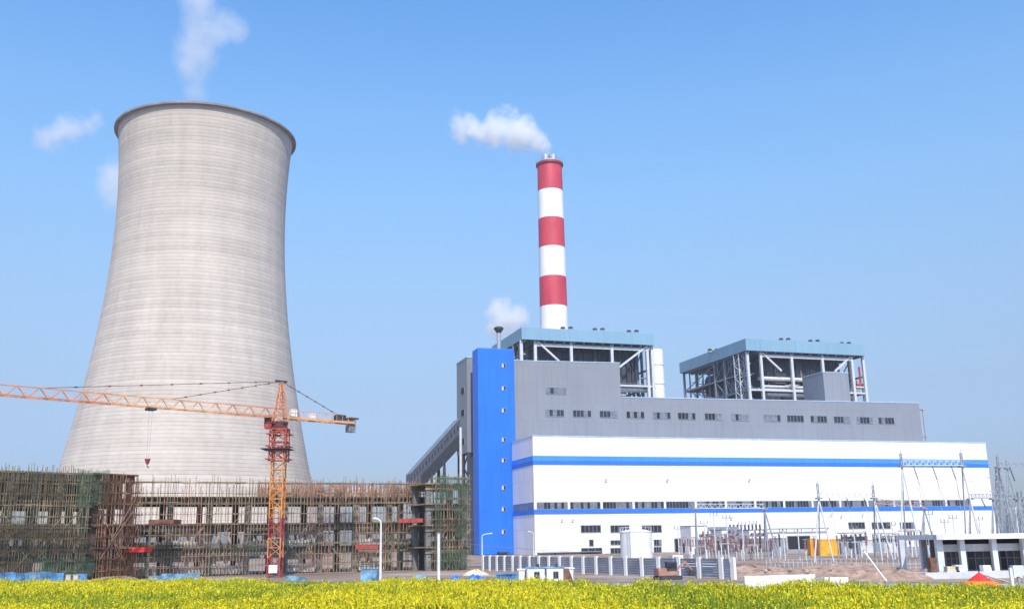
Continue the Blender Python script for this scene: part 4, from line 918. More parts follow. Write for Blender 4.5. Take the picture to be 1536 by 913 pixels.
# tarpaulin heaps
def heap(name, x, D, rx, ry, h, m, label, cat, seed=0, n=26, kind=None, noise=.25):
    c_ = Vector((pxat(x,D),D,0)); rr = random.Random(seed); ph = [rr.uniform(0,6.28) for _ in range(6)]; vs = [(c_.x,c_.y,h)]; fs = []
    R = 9
    for k in range(1,R+1):
        for i in range(n):
            a = 2*PI*i/n; q = k/R; rad = 1+noise*(math.sin(2*a+ph[0])*.5+math.sin(3*a+ph[1])*.3+math.sin(5*a+ph[2])*.2)
            z = h*(1-q**1.7)*(1+noise*1.4*math.sin(4*a+ph[3]+q*5)+noise*rr.uniform(-.5,.5)) if k < R else -.03
            vs.append((c_.x+rx*q*rad*math.cos(a), c_.y+ry*q*rad*math.sin(a), max(z,-.03)))
    for i in range(n): fs.append((0,1+i,1+(i+1)%n))
    for k in range(R-1):
        for i in range(n): fs.append((1+k*n+i,1+(k+1)*n+i,1+(k+1)*n+(i+1)%n,1+k*n+(i+1)%n))
    mb = MB(); mb.add(vs, fs); o = mb.build(name, m); tag(o, label, cat, kind=kind); return o
heap('tarpaulin_heap', 714, 99, 1.7, 1.2, .75, M['tarp'], 'heap of goods under a blue tarpaulin left of the blue container', 'tarpaulin', 1)
heap('tarpaulin_heap', 684, 104, 1.1, 1.0, .6, M['tarp'], 'low blue tarpaulin heap at the foot of the green-netted scaffold', 'tarpaulin', 2)
heap('sand_heap', 714, 128, 1.5, 1.2, .55, M['cream'], 'pale sand heap at the left end of the louvred fence', 'sand heap', 3)
for i, (x, D, rx, ry, h, lb) in enumerate(((1150,108,4.5,2.5,.55,'reddish earth mound with rubble right of the louvred fence end'),(1195,104,5,2.6,.6,'orange-brown earth mound behind the low white wall'),(1245,102,4.6,2.4,.55,'brown earth mound behind the right end of the low white wall'),(1300,96,4.5,2.2,.6,'brown earth mound crossed by the leaning white pole'),(1345,94,3.6,2.0,.65,'orange earth mound right of the leaning white pole'),(1385,98,2.5,2.0,.55,'small pinkish earth mound before the canopy building'),(1130,124,6,3,.5,'long low earth bank below the transformers'),(1270,126,8,3,.5,'long low earth bank below the yellow containers'))):
    heap('earth_mound', x, D, rx, ry, h, M['earth'], lb, 'earth mound', 10+i, noise=.32)
rr = random.Random(12)
bould = [(1132,848,101),(1154,852,100),(1164,842,118),(1171,843,116),(1148,856,99),(1246,853,98),(1185,854,99),(1228,851,102),(1210,857,96),(1143,854,100),(1286,858,92),(1320,853,94)]
mb = MB()
for (x, y, D) in bould:
    p = at(x, y, D); n_ = 0
    r = rr.uniform(.12,.27); 
    th_ = [[(p.x+r*math.sin(PI*(j+.5)/5)*math.cos(2*PI*i/7)*rr.uniform(.75,1.15), p.y+r*math.sin(PI*(j+.5)/5)*math.sin(2*PI*i/7), max(p.z,.2)+r*math.cos(PI*(j+.5)/5)*rr.uniform(.8,1.1)) for i in range(7)] for j in range(5)]
    vs = [q for ring in th_ for q in ring]; fs = [(j*7+i,(j+1)*7+i,(j+1)*7+(i+1)%7,j*7+(i+1)%7) for j in range(4) for i in range(7)]+[tuple(range(7)),tuple(range(34,27,-1))]
    mb.add(vs, fs)
tag(mb.build('rubble', M['stone']), 'scattered pale rubble stones on the reddish earth mounds', 'rubble', kind='stuff')
# blue hoarding at the foot of the left scaffolding
for j, (x0, x1, y0, D, m, lb) in enumerate(((-30,95,857,113,'blue_hoard','long blue site hoarding below the netted block at the left edge'),(97,130,856.5,114,'blue_hoard','short blue hoarding right of the long one, below the netted block'),(222,300,858,118,'pale_blue','light blue hoarding below the scaffold left of the crane mast'),(428,462,860,118,'pale_blue','short light blue hoarding right of the crane mast'),(590,640,861,112,'pale_blue','faded low hoarding between the lamp post and the bare pole'))):
    a = pxat(x0,D,.6); b = pxat(x1,D,.6); h_ = at((x0+x1)/2,y0,D).z; n = max(2,int((b-a)/1.2)); o = thing('hoarding', (a,D,0), lb, 'hoarding', 'blue site hoardings along the scaffolding'); rr = random.Random(j)
    for i in range(n):
        if rr.random() < .2: continue
        mb = MB(); p0_ = a+(b-a)*i/n; mb.box((p0_+.02,D+rr.uniform(-.06,.06),.05),(p0_+(b-a)/n-.02,D+.1,h_+rr.uniform(-.35,.02))); mb.build('panel', M[m if rr.random()<.75 else 'pale_blue'], o)
for (x, lb) in ((106,'left one of two small white boxes on the hoarding line'),(117,'right one of two small white boxes on the hoarding line')):
    p = at(x, 862, 112); o = thing('crate', (p.x,112,0), lb, 'crate'); mb = MB(); mb.box((p.x-.25,111.4,0),(p.x+.25,112,p.z)); mb.build('body', M['plaster'], o); mb = MB(); mb.box((p.x-.28,111.36,p.z+.001),(p.x+.28,112.04,p.z+.07)); mb.build('lid', M['plaster'], o)
mb = MB(); z0_ = 1.35; a = pxat(125,109); b = pxat(205,111)
tp = thing('timber_stack', (a,109,0), 'long pale timber stack lying below the red-brown scaffold bay', 'timber')
for k in range(7):
    mb = MB(); mb.bar((a+.3*k,109+.25*(k%3),.75+.09*(k//2)),(b-.2*k,111+.25*(k%3),.8+.09*(k//2)),.16); mb.build('board', M['plank'], tp)
mb = MB()
for q in (.1,.5,.9): mb.box((lerp(a,b,q)-.1,lerp(109,111,q)-.3,0),(lerp(a,b,q)+.1,lerp(109,111,q)+.9,.68))
mb.build('bearer', M['plank'], tp)
# storage tank
tkD = 212.; ta = pxat(932.5,tkD,4); tb = pxat(981,tkD,4); r = (tb-ta)/2; c = Vector(((ta+tb)/2,tkD+r,0)); zt = at(957,797.5,tkD).z
tk = thing('storage_tank', c, 'short white cylindrical storage tank in front of the hall', 'tank')
mb = MB(); mb.lathe(c, [(r,0),(r,zt),(r+.08,zt),(r+.08,zt+.12)], 48); mb.build('shell', M['white'], tk, True)
mb = MB(); mb.lathe(c, [(r+.08,zt+.12),(r*.6,zt+.5),(.05,zt+.75)], 48); mb.build('roof', M['white'], tk, True)
mb = MB()
for i in range(24): a = 2*PI*i/24; mb.bar((c.x+r*math.cos(a),c.y+r*math.sin(a),zt+.1),(c.x+r*math.cos(a),c.y+r*math.sin(a),zt+1.1),.05)
mb.lathe(c, [(r,zt+1.06),(r+.04,zt+1.1),(r,zt+1.12)], 32); mb.build('railing', M['galv_white'], tk)
mb = MB()
for k in range(18): mb.box((c.x-r*.55-.25,c.y-r*.9-.25,.3+k*.32),(c.x-r*.55+.25,c.y-r*.9-.2,.34+k*.32))
for q in (-.25,.25): mb.box((c.x-r*.55+q-.03,c.y-r*.9-.28,.2),(c.x-r*.55+q+.03,c.y-r*.9-.2,zt+1))
mb.build('ladder', M['galv'], tk)

def lamp(x, ytop, D, arm, label, thick=.11, headr=.28):
    X0 = pxat(x, D, 1); zt = at(x, ytop, D).z; o = thing('street_lamp', (X0,D,0), label, 'street lamp', 'street lamps along the site road')
    mb = MB(); r0 = thick; n = 8
    for k in range(6):
        z0_ = zt*k/6*.93; z1_ = zt*(k+1)/6*.93; mb.tube((X0,D,z0_),(X0,D,z1_),r0*(1-.07*k),10)
    mb.build('pole', M['lampwhite'], o)
    mb = MB(); pts = []
    for k in range(6):
        a = PI/2*k/5; pts.append(Vector((X0+arm*(1-math.cos(a)), D, zt*.93+ (zt*.07)*math.sin(a))))
    for k in range(5): mb.tube(pts[k], pts[k+1], r0*.6, 8)
    mb.build('arm', M['lampwhite'], o)
    e_ = pts[-1]; sg = 1 if arm > 0 else -1
    mb = MB(); ln = max(.5, abs(arm)*.5)
    vs = []
    for k in range(9):
        for i in range(8):
            f_ = k/8; rad = headr*math.sin(PI*min(max(f_,.06),.94))**.6; a = 2*PI*i/8; vs.append((e_.x+sg*(f_-.2)*ln, e_.y+rad*math.cos(a), e_.z+.5*rad*math.sin(a)+.04*f_))
    fs = [(k*8+i,(k+1)*8+i,(k+1)*8+(i+1)%8,k*8+(i+1)%8) for k in range(8) for i in range(8)]+[tuple(range(8)),tuple(range(71,63,-1))]
    mb.add(vs, fs); mb.build('lamp_head', M['white'], o)
lamp(570.5, 778, 90, -.35, 'white street lamp with a drooping head in front of the scaffolding', .13, .3)
lamp(723.5, 800, 150, 1.1, 'slim white street lamp with its arm to the right before the blue tower', .10, .2)
lamp(801, 797, 152, -.5, 'slim pale street lamp at the white hall corner', .09, .2)
X0 = pxat(658,97,1); zt = at(657,800,97).z; bp_ = thing('bare_pole', (X0,97,0), 'bare white concrete pole without a head beside the green-netted shaft', 'pole')
mb = MB(); mb.tube((X0,97,0),(X0,97,zt),.14,12); mb.build('shaft', M['lampwhite'], bp_); mb = MB(); mb.tube((X0,97,zt),(X0,97,zt+.12),.17,12); mb.build('cap', M['galv'], bp_)
# overhead wire
mb = MB(); pa = Vector((pxat(690,150,5),150,at(690,814,150).z)); pb = PF((FL(905,827,-1)[0],-1,FL(905,827,-1)[1]))
for k in range(16):
    f0, f1 = k/16, (k+1)/16; a = pa.lerp(pb,f0); b = pa.lerp(pb,f1); a.z -= 3*f0*(1-f0)*.6; b.z -= 3*f1*(1-f1)*.6; mb.bar(a,b,.07)
tag(mb.build('overhead_wire', M['steel_grey']), 'thin overhead wire running from the stair shaft scaffold to the hall', 'wire')

# ------------------------------------------------------------------ excavator by the fence
eD = 103.; ex = pxat(1002,eD); E_ = oriented((ex,eD,0), .2)
xc = thing('excavator', (ex,eD,0), 'small orange excavator with a dark cab parked at the louvred fence', 'excavator')
for s_ in (-.55,.55):
    mb = MB(E_); mb.box((-1.1,s_-.2,.0),(1.1,s_+.2,.42)); mb.tube((-1.1,s_-.2,.21),(-1.1,s_+.2,.21),.21,12); mb.tube((1.1,s_-.2,.21),(1.1,s_+.2,.21),.21,12); mb.build('track', M['steel_dark'], xc)
mb = MB(E_); mb.box((-1.2,-.75,.45),(.9,.75,.85)); mb.box((-1.2,-.7,.851),(-.3,.7,1.15)); mb.build('body', mat('faded_orange', (.45,.24,.17), .7, var=.3), xc)
mb = MB(E_); mb.box((-.25,-.75,.86),(.75,-.05,1.75)); cb_ = mb.build('cab', M['steel_dark'], xc); mb = MB(E_); mb.box((-.15,-.78,1.15),(.65,-.751,1.65)); mb.build('window', M['glass'], cb_)
mb = MB(E_); mb.bar((.8,.25,.8),(2.0,.25,1.7),.14,.2); mb.bar((2.0,.25,1.7),(2.7,.25,.9),.12,.16); mb.build('arm', mat('faded_orange_boom', (.45,.24,.17), .7, var=.3), xc)
mb = MB(E_); mb.add([(2.5,-.05,.9),(2.5,.55,.9),(3.0,.55,.8),(3.0,-.05,.8),(2.35,-.05,.35),(2.35,.55,.35),(2.9,.55,.3),(2.9,-.05,.3)],[(0,3,2,1),(4,5,6,7),(0,1,5,4),(1,2,6,5),(2,3,7,6),(3,0,4,7)]); mb.build('bucket', M['steel_dark'], xc)
# small truck behind the fence
tD = 118.; tx = pxat(1020,tD); T_ = oriented((tx,tD,0), .1)
tr = thing('flatbed_truck', (tx,tD,0), 'white flatbed truck standing just behind the louvred fence', 'truck')
mb = MB(T_); mb.box((-.95,-.8,.55),(.25,.8,2.15)); cb_ = mb.build('cab', M['white'], tr); mb = MB(T_); mb.box((-.8,-.83,1.4),(.05,-.801,1.95)); mb.build('window', M['glass'], cb_)
mb = MB(T_); mb.box((.35,-.85,.8),(4.2,.85,.95)); mb.box((.35,-.85,.951),(4.2,-.8,1.35)); mb.box((.35,.8,.951),(4.2,.85,1.35)); mb.build('bed', M['white'], tr)
for q in (-.4,1.2,3.3):
    for s_ in (-.8,.6): mb = MB(T_); mb.tube((q,s_,.4),(q,s_+.2,.4),.4,14); mb.build('wheel', M['black'], tr)

# ------------------------------------------------------------------ substation
def xyz(x, y, D): return at(x, y, D)
def gantry_post(x, ytop, D, spike, spread, label, steel='galv_white', base=None, legs=(-1,1), w=.26):
    zt = at(x, ytop, D).z; X0 = at(x, ytop, D).x
    o = thing('gantry_mast', (X0,D,0), label, 'gantry mast', 'masts of the switchyard gantries')
    for q in legs:
        mb = MB(); mb.tube((X0+q*spread,D,0),(X0,D,zt),w/2,8); mb.build('leg', M[steel], o)
    mb = MB(); mb.tube((X0+.1,D+2.4,0),(X0,D+.1,zt),w/2*.9,8); mb.build('leg', M['galv'], o)
    mb = MB(); mb.box((X0-.45,D-.45,zt-.1),(X0+.45,D+.45,zt+.12)); mb.build('cap_plate', M['steel_grey'], o)
    if spike:
        zs2 = at(x, spike, D).z; mb = MB(); lattice(mb, Vector((X0,D,0)), zt+.13, zs2-.6, .13, .5, .06, .04); mb.bar((X0,D,zs2-.6),(X0,D,zs2),.06); mb.build('lightning_spike', M['galv'], o)
    return Vector((X0,D,zt))
def gantry_beam(p, q, label, m='galv_white', h_=.7, strings=0, slen=1.7):
    o = thing('gantry_beam', p, label, 'gantry beam', 'lattice beams of the switchyard'); d_ = (q-p); L_ = d_.length; n = max(6,int(L_/.9)); e_ = d_.normalized(); pe = Vector((-e_.y,e_.x,0))
    mb = MB(); 
    for s_ in (-.3,.3):
        mb.bar(p+pe*s_+Vector((0,0,.15)), q+pe*s_+Vector((0,0,.15)), .09); 
    mb.bar(p+Vector((0,0,.15+h_)), q+Vector((0,0,.15+h_)), .09)
    for k in range(n):
        a = p+d_*(k/n); b = p+d_*((k+.5)/n); c_ = p+d_*((k+1)/n)
        for s_ in (-.3,.3): mb.bar(a+pe*s_+Vector((0,0,.15)), b+Vector((0,0,.15+h_)), .055); mb.bar(b+Vector((0,0,.15+h_)), c_+pe*s_+Vector((0,0,.15)), .055)
    mb.build('truss', M[m], o)
    for k in range(strings):
        a = p+d_*((k+.6)/(strings+.2)); mb = MB(); 
        ax = a+Vector((0,0,.1)); bx = a+Vector((.35,-.4,-slen)); mb.bar(ax,bx,.05)
        for j in range(9): c_ = ax.lerp(bx,(j+1)/10); mb.tube(c_-Vector((0,0,.05)), c_+Vector((0,0,.05)), .12, 8)
        mb.build('insulator_string', M['steel_dark'], o)
    return o
gA = gantry_post(1353,699,150,674,1.6,'tall A-frame switchyard mast with a spike, left of the tall pair')
gB = gantry_post(1443.5,699,151,673,1.6,'tall A-frame switchyard mast with a spike, right of the tall pair', legs=(1,))
gC = gantry_post(1498,701,153,678,1.6,'tall A-frame mast with a spike just outside the hall right edge','galv', legs=(1,))
gD_ = gantry_post(1511,702,175,685,2.0,'farther lattice-like mast between the hall edge and the picture edge','galv')
gE = gantry_post(1558,701,153,None,1.6,'tall A-frame mast standing at the far right end of the switchyard','galv')
gantry_beam(gA, gB, 'high white lattice beam between the tall pair of masts', strings=3, slen=2.1)
gantry_beam(gC, gE, 'high lattice beam running off past the right edge', strings=2, slen=2.1, m='galv')
gF = gantry_post(1228,747,162,719,1.5,'medium A-frame mast with a spike above the yellow container')
gG = gantry_post(1311,747,164,722,1.6,'medium A-frame mast with a spike left of the leaning pole', legs=(.2,1.3))
gantry_beam(gF, gG, 'medium-height white lattice beam right of the yellow container mast', strings=3, slen=1.6)
gH = gantry_post(1043,763,172,None,.6,'thin short mast at the left end of the switchyard','galv', legs=(0,))
gI = gantry_post(1146.5,763,170,None,1.6,'short A-frame mast left of the dark hall doorway','galv', legs=(.1,1.2))
gantry_beam(gH, gI, 'low pale lattice beam across the brown transformers', strings=0)
gJ = gantry_post(1386,762,166,None,1.6,'short A-frame mast between the tall pair of masts','galv')
pk = gG + Vector((0,0,-.9))
gantry_beam(pk, Vector((gJ.x, gJ.y, gJ.z)), 'pinkish lattice beam under the lower blue stripe of the hall', m='pinkish')
gK = gantry_post(1455,748,170,None,1.4,'medium mast close behind the tall right mast','galv'); gL = gantry_post(1489,748,172,None,1.4,'medium mast at the lower right corner of the hall','galv')
gantry_beam(gK, gL, 'medium lattice beam at the lower right corner of the hall', strings=1, slen=1.4, m='galv')
gM_ = gantry_post(1525,748,172,None,1.5,'medium mast near the right picture edge','galv'); gantry_beam(gL, gM_, 'medium lattice beam outside the hall right edge', m='galv')
for x, yt, D, lb in ((1018,792,186,'short slim pole at the far left of the switchyard'),(1058,784,184,'slim pole just right of the thin left mast'),(1073,772,180,'taller slim pole left of the bus duct end'),(1092,776,176,'slim pole in front of the bus duct end'),(1115,786,178,'slim pole before the rack of upright bushings'),(1132,784,182,'slim pole left of the short A-frame'),(1176,796,176,'left one of two slim poles before the dark doorway'),(1198,797,170,'right one of two slim poles before the dark doorway'),(1282,792,174,'slim pole right of the yellow container'),(1340,786,170,'slim pole just left of the tall left mast'),(1398,770,168,'slim pole right of the short middle mast'),(1420,782,172,'slim pole below the hanging insulators of the tall pair'),(1433,776,168,'slim pole close to the tall right mast'),(1472,778,170,'slim pole between the lower right masts'),(1500,765,176,'slim pole beside the tall outer mast'),(1529,760,172,'slim pole nearest the right picture edge')):
    X0 = pxat(x,D,3); zt_ = at(x,yt,D).z; o = thing('switchyard_pole', (X0,D,0), lb, 'pole', 'slim poles of the switchyard')
    mb = MB(); mb.tube((X0,D,0),(X0,D,zt_),.10,8); mb.build('shaft', M['galv_white'], o)
    mb = MB(); mb.bar((X0-.7,D,zt_-.1),(X0+.7,D,zt_-.1),.1); 
    for q in (-.6,0,.6): mb.tube((X0+q,D,zt_-.04),(X0+q,D,zt_+.45),.07,6)
    mb.build('crossarm', M['trafo'], o)
for x, yt, D, lb in ((1505,700,190,'far lattice pylon just outside the hall right edge'),(1533,735,185,'far lattice pylon at the right picture edge')):
    X0 = pxat(x,D,8); zt_ = at(x,yt,D).z; o = thing('lattice_pylon', (X0,D,0), lb, 'pylon', 'lattice pylons at the right edge')
    mb = MB(); nn = 12
    for k in range(nn):
        z0_, z1_ = zt_*k/nn, zt_*(k+1)/nn; w0, w1 = 1.5-1.2*k/nn, 1.5-1.2*(k+1)/nn; cs_ = [(-1,-1),(1,-1),(1,1),(-1,1)]
        for i in range(4):
            a, b = cs_[i], cs_[(i+1)%4]; mb.bar((X0+a[0]*w0,D+a[1]*w0,z0_),(X0+a[0]*w1,D+a[1]*w1,z1_),.12); mb.bar((X0+a[0]*w0,D+a[1]*w0,z0_),(X0+b[0]*w1,D+b[1]*w1,z1_),.07); mb.bar((X0+b[0]*w0,D+b[1]*w0,z0_),(X0+a[0]*w1,D+a[1]*w1,z1_),.07)
    mb.build('tower', M['galv'], o)
    mb = MB()
    for z_ in (zt_*.72, zt_*.88): mb.bar((X0-2.2,D,z_),(X0+2.2,D,z_),.16)
    mb.build('crossarm', M['galv'], o)
# conductors
mb = MB()
def wire(p, q, sag, w=.045):
    for k in range(10):
        f0, f1 = k/10, (k+1)/10; a = p.lerp(q,f0); b = p.lerp(q,f1); a = a-Vector((0,0,sag*4*f0*(1-f0))); b = b-Vector((0,0,sag*4*f1*(1-f1))); mb.bar(a,b,w)
for k in range(3):
    f_ = (k+.6)/3.2; a = gA.lerp(gB,f_)+Vector((.35,-.4,-2.1)); b = gF.lerp(gG,f_)+Vector((0,0,-1.5)); wire(a, a+Vector((.3,0,-(a.z-4))), 0); wire(a, gJ.lerp(gK,f_), .8)
    b = gF.lerp(gG,f_)+Vector((.2,-.3,-1.5)); wire(b, b+Vector((.2,0,-(b.z-3.5))), 0)
wire(gB+Vector((0,0,1)), gC+Vector((0,0,1)), .5); wire(gB-Vector((0,0,2)), gC-Vector((0,0,2)), .3)
tag(mb.build('conductors', M['galv']), 'thin conductor wires hanging between the switchyard gantries', 'wires', kind='stuff')
# insulator posts / circuit breakers
def post_insulator(x, D, ztop, label, red=False, porc='porcelain'):
    X0 = pxat(x,D,2); o = thing('insulator_post', (X0,D,0), label, 'insulator post', 'insulator posts of the switchyard'); zm = ztop*.5
    mb = MB(); mb.tube((X0,D,0),(X0,D,zm),.11,8); mb.build('pedestal', M['galv_white' if not red else 'pinkish'], o)
    mb = MB(); pr_ = []; z = zm; k = 0
    while z < ztop: pr_.append((.12 if k%2 else .23, z)); z += .13; k += 1
    mb.lathe((X0,D,0), pr_, 10, cap=True); mb.build('insulator', M[porc], o)
    mb = MB(); mb.box((X0-.3,D-.15,ztop),(X0+.3,D+.15,ztop+.14)); mb.build('terminal', M['steel_grey'], o)
xs_ = [1026,1036,1060,1068,1078,1088,1097,1104,1112,1120,1128,1136,1141,1152,1158,1164,1170,1208,1222,1268,1276,1284,1292,1300,1332,1345,1365,1375,1392,1400]
ys_ = ['beside the thin left mast','just left of the thin left mast','at the left end of the brown bus row','second in the brown bus row','third in the brown bus row','fourth in the brown bus row','fifth in the brown bus row','sixth in the brown bus row','seventh in the brown bus row','eighth in the brown bus row','ninth in the brown bus row','tenth in the brown bus row','left of the short A-frame legs','right of the short A-frame legs','before the grey cubicle left side','before the grey cubicle middle','before the grey cubicle right side','before the dark hall doorway','at the left edge of the yellow container','first to the right of the yellow containers','second to the right of the yellow containers','third to the right of the yellow containers','fourth to the right of the yellow containers','last before the medium mast','right of the medium mast','under the pinkish beam','under the tall left mast','right of the tall left mast','under the short middle mast','right of the short middle mast']
for i, (x, yv) in enumerate(zip(xs_, ys_)):
    D = 178+ (i*37 % 17); post_insulator(x, D, 3.2+ (i*53 % 10)*.16, 'brown insulator on a slim post ' + yv, red=(i*7 % 3 == 0), porc='porcelain' if i % 4 else 'steel_dark')
for i, (x, D, lb) in enumerate(((1062,262,'left transformer with brown bushings before the hall'),(1100,258,'middle transformer with brown bushings before the hall'),(1140,256,'right transformer with brown bushings before the hall'))):
    X0 = pxat(x,D,2); B_ = oriented((X0,D,0), A72); o = thing('transformer', (X0,D,0), lb, 'transformer', 'transformers in front of the hall')
    mb = MB(B_); mb.box((-2.4,-1.4,.5),(2.4,1.4,3.6)); mb.build('tank', M['trafo'], o)
    mb = MB(B_)
    for k in range(14): mb.box((-2.3+k*.34,-2.5,.8),(-2.18+k*.34,-1.45,3.1))
    mb.build('radiator', M['pinkish'], o)
    mb = MB(B_); mb.tube((-1.8,.8,4.6),(1.8,.8,4.6),.45,14); mb.build('conservator', M['trafo'], o)
    for k in (-1.4,0,1.4):
        mb = MB(); c_ = B_((k,-.4,0)); mb.lathe(c_, [(.3 if j%2 else .18, 3.6+j*.16) for j in range(14)], 10, cap=True); mb.build('bushing', M['porcelain'], o)
    mb = MB(B_); mb.box((-2.8,-2.7,0),(2.8,1.7,.49)); mb.build('plinth', M['concrete'], o)
# fire walls and bus duct
for i, (x, w_, D, yt, lb) in enumerate(((1042,2.4,268,789,'white fire wall left of the transformers'),(1121,.9,266,795,'thin white fire wall between middle and right transformers'),(1080,.9,266,795,'thin white fire wall between left and middle transformers'))):
    X0 = pxat(x,D,2); z_ = at(x,yt,D).z; o = thing('fire_wall', (X0,D,0), lb, 'wall'); B_ = oriented((X0,D,0), A72); mb = MB(B_); mb.box((-w_,-3,0),(w_,3,z_)); mb.build('wall', M['white'], o); mb = MB(B_); mb.box((-w_-.1,-3.1,z_+.001),(w_+.1,3.1,z_+.2)); mb.build('coping', M['concrete'], o)
bd = thing('bus_duct', PF((FL(1021,791,-9)[0],-9,0)), 'grey overhead bus duct bridging above the transformers', 'bus duct')
a, z_ = FL(1021,792,-9); b, _z = FL(1106,790,-9)
mb = MB(PF); mb.box((a,-10,z_-.9),(b,-8.6,z_+.3)); mb.build('duct', M['steel_grey'], bd)
for q in (a+.8, lerp(a,b,.35), b-1.2): mb = MB(PF); mb.box((q-.3,-9.6,0),(q+.3,-9.0,z_-.901)); mb.build('support', M['steel_grey'], bd)
mb = MB(PF); mb.add([(b-3.6,-10.2,z_-.3),(b+.1,-10.2,z_-.3),(b+.1,-8.5,z_-.3),(b-3.6,-8.5,z_-.3),(b-1.5,-10.2,z_-4),(b+1.4,-10.2,z_-4),(b+1.4,-8.5,z_-4),(b-1.5,-8.5,z_-4)],[(0,1,2,3),(7,6,5,4),(0,4,5,1),(1,5,6,2),(2,6,7,3),(3,7,4,0)]); mb.build('downleg', M['steel_grey'], bd)
mb = MB(PF)
for k in range(9):
    q = FL(1095+k*5.6,789,-9.5)[0]; mb.tube((q,-9.5,z_-.6),(q,-9.5,z_+.9),.28,8)
for q in (1092,1146): qq = FL(q,789,-9.5)[0]; mb.box((qq-.2,-9.7,0),(qq+.2,-9.3,z_-.61))
mb.box((FL(1092,789,-9.5)[0],-9.8,z_-.9),(FL(1146,789,-9.5)[0],-9.2,z_-.61)); 
o = thing('bushing_rack', PF((FL(1120,789,-9.5)[0],-9.5,0)), 'rack of dark upright bushings right of the bus duct', 'bushing rack'); mb.build('rack', M['steel_dark'], o)
# cubicle and yellow containers
def box_thing(name, x0, x1, y0, D, label, cat, m, trim, depth=2.6, group=None, ribs=True):
    a = pxat(x0,D,2); b = pxat(x1,D,2); z_ = at((x0+x1)/2,y0,D).z; o = thing(name, (a,D,0), label, cat, group)
    mb = MB(); n = max(5,int((b-a)/.3))
    for i in range(n): mb.box((a+(b-a)*i/n,D+(.06 if (i%2 and ribs) else 0),.15),(a+(b-a)*(i+1)/n-.002,D+depth,z_-.1))
    mb.build('body', M[m], o)
    mb = MB(); mb.box((a-.06,D-.06,z_-.099),(b+.06,D+depth+.06,z_)); mb.box((a-.06,D-.06,0),(b+.06,D+depth+.06,.149)); 
    for q in (a,b): mb.box((q-.06,D-.06,.15),(q+.06,D-.001,z_-.1))
    mb.build('frame', M[trim], o)
    mb = MB(); mb.box((lerp(a,b,.35),D-.05,.3),(lerp(a,b,.65),D-.001,z_-.4)); dd = mb.build('door', M[trim], o); return o
box_thing('container', 1216,1227.5,807,216,'orange-yellow container, narrow left one behind the mast','container','yellow_deep','yellow',group='yellow containers in the switchyard')
box_thing('container', 1229,1258,808,214,'bright yellow container, wide right one behind the mast','container','yellow','yellow',group='yellow containers in the switchyard')
box_thing('switch_cubicle', 1160,1180,806,222,'grey switchgear cubicle left of the dark hall doorway','cubicle','trafo','galv',ribs=False)
box_thing('switch_cubicle', 1262,1272,807,224,'dark grey switch cubicle right of the yellow container','cubicle','steel_grey','galv',ribs=False)
box_thing('relay_room', 1290,1345,809,226,'long low pale relay room behind the medium mast','hut','plaster','steel_grey',ribs=False)
for i, (x0, x1, D, zb_, lb) in enumerate(((1022,1066,196,2.5,'low pinkish busbar frame left of the brown bus row'),(1070,1104,192,2.9,'low pinkish busbar frame in the middle of the brown bus row'),(1106,1144,190,2.6,'low pinkish busbar frame at the right of the brown bus row'),(1262,1302,188,2.8,'low grey busbar frame right of the yellow containers'),(1318,1352,182,2.6,'low grey busbar frame below the tall left mast'),(1358,1384,186,3.0,'low grey busbar frame between tall left mast and the canopy'))):
    a = pxat(x0,D,2); b = pxat(x1,D,2); mm = 'pinkish' if i < 3 else 'galv'; o = thing('busbar_frame', (a,D,0), lb, 'busbar frame', 'busbar frames of the switchyard'); rr = random.Random(i)
    for yy_ in (D, D+3):
        mb = MB(); mb.bar((a,yy_,zb_),(b,yy_,zb_),.22); mb.build('beam', M[mm], o)
        for k in range(4): q = lerp(a,b,(k+.2)/3.4); mb = MB(); mb.bar((q,yy_,0),(q,yy_,zb_-.12),.18); mb.build('leg', M['galv_white' if k%2 else mm], o)
        for k in range(6):
            q = lerp(a,b,(k+.3)/5.6); mb = MB(); hh = 1.1+.3*rr.random(); mb.lathe((q,yy_,0), [(.16 if j%2 else .09, zb_+.12+j*hh/8) for j in range(9)], 8, cap=True); mb.build('insulator', M['porcelain' if i < 3 else 'steel_dark'], o)
    mb = MB(); mb.tube((a,D,zb_+1.6),(b,D,zb_+1.5),.06,6); mb.tube((a,D+3,zb_+1.6),(b,D+3,zb_+1.5),.06,6)
    for k in range(3): q = lerp(a,b,(k+.5)/3); mb.tube((q,D-1,zb_+1.7),(q,D+4,zb_+1.7),.05,6)
    mb.build('busbar', M['pinkish'], o)
# yard fence rails in front of the substation
yf = thing('yard_fence', (pxat(1110,140),140,0), 'low pale wire fence along the front of the switchyard', 'fence')
x = 1150; xa = pxat(1150,138); xb = pxat(1400,120)
for k in range(34):
    f_ = k/33; mb = MB(); mb.bar((lerp(xa,xb,f_),lerp(138,120,f_),0),(lerp(xa,xb,f_),lerp(138,120,f_),1.1),.045); mb.build('post', M['galv_white'], yf)
mb = MB()
for z_ in (.3,.7,1.1): mb.bar((xa,138,z_),(xb,120,z_),.025)
mb.build('rail', M['galv_white'], yf)
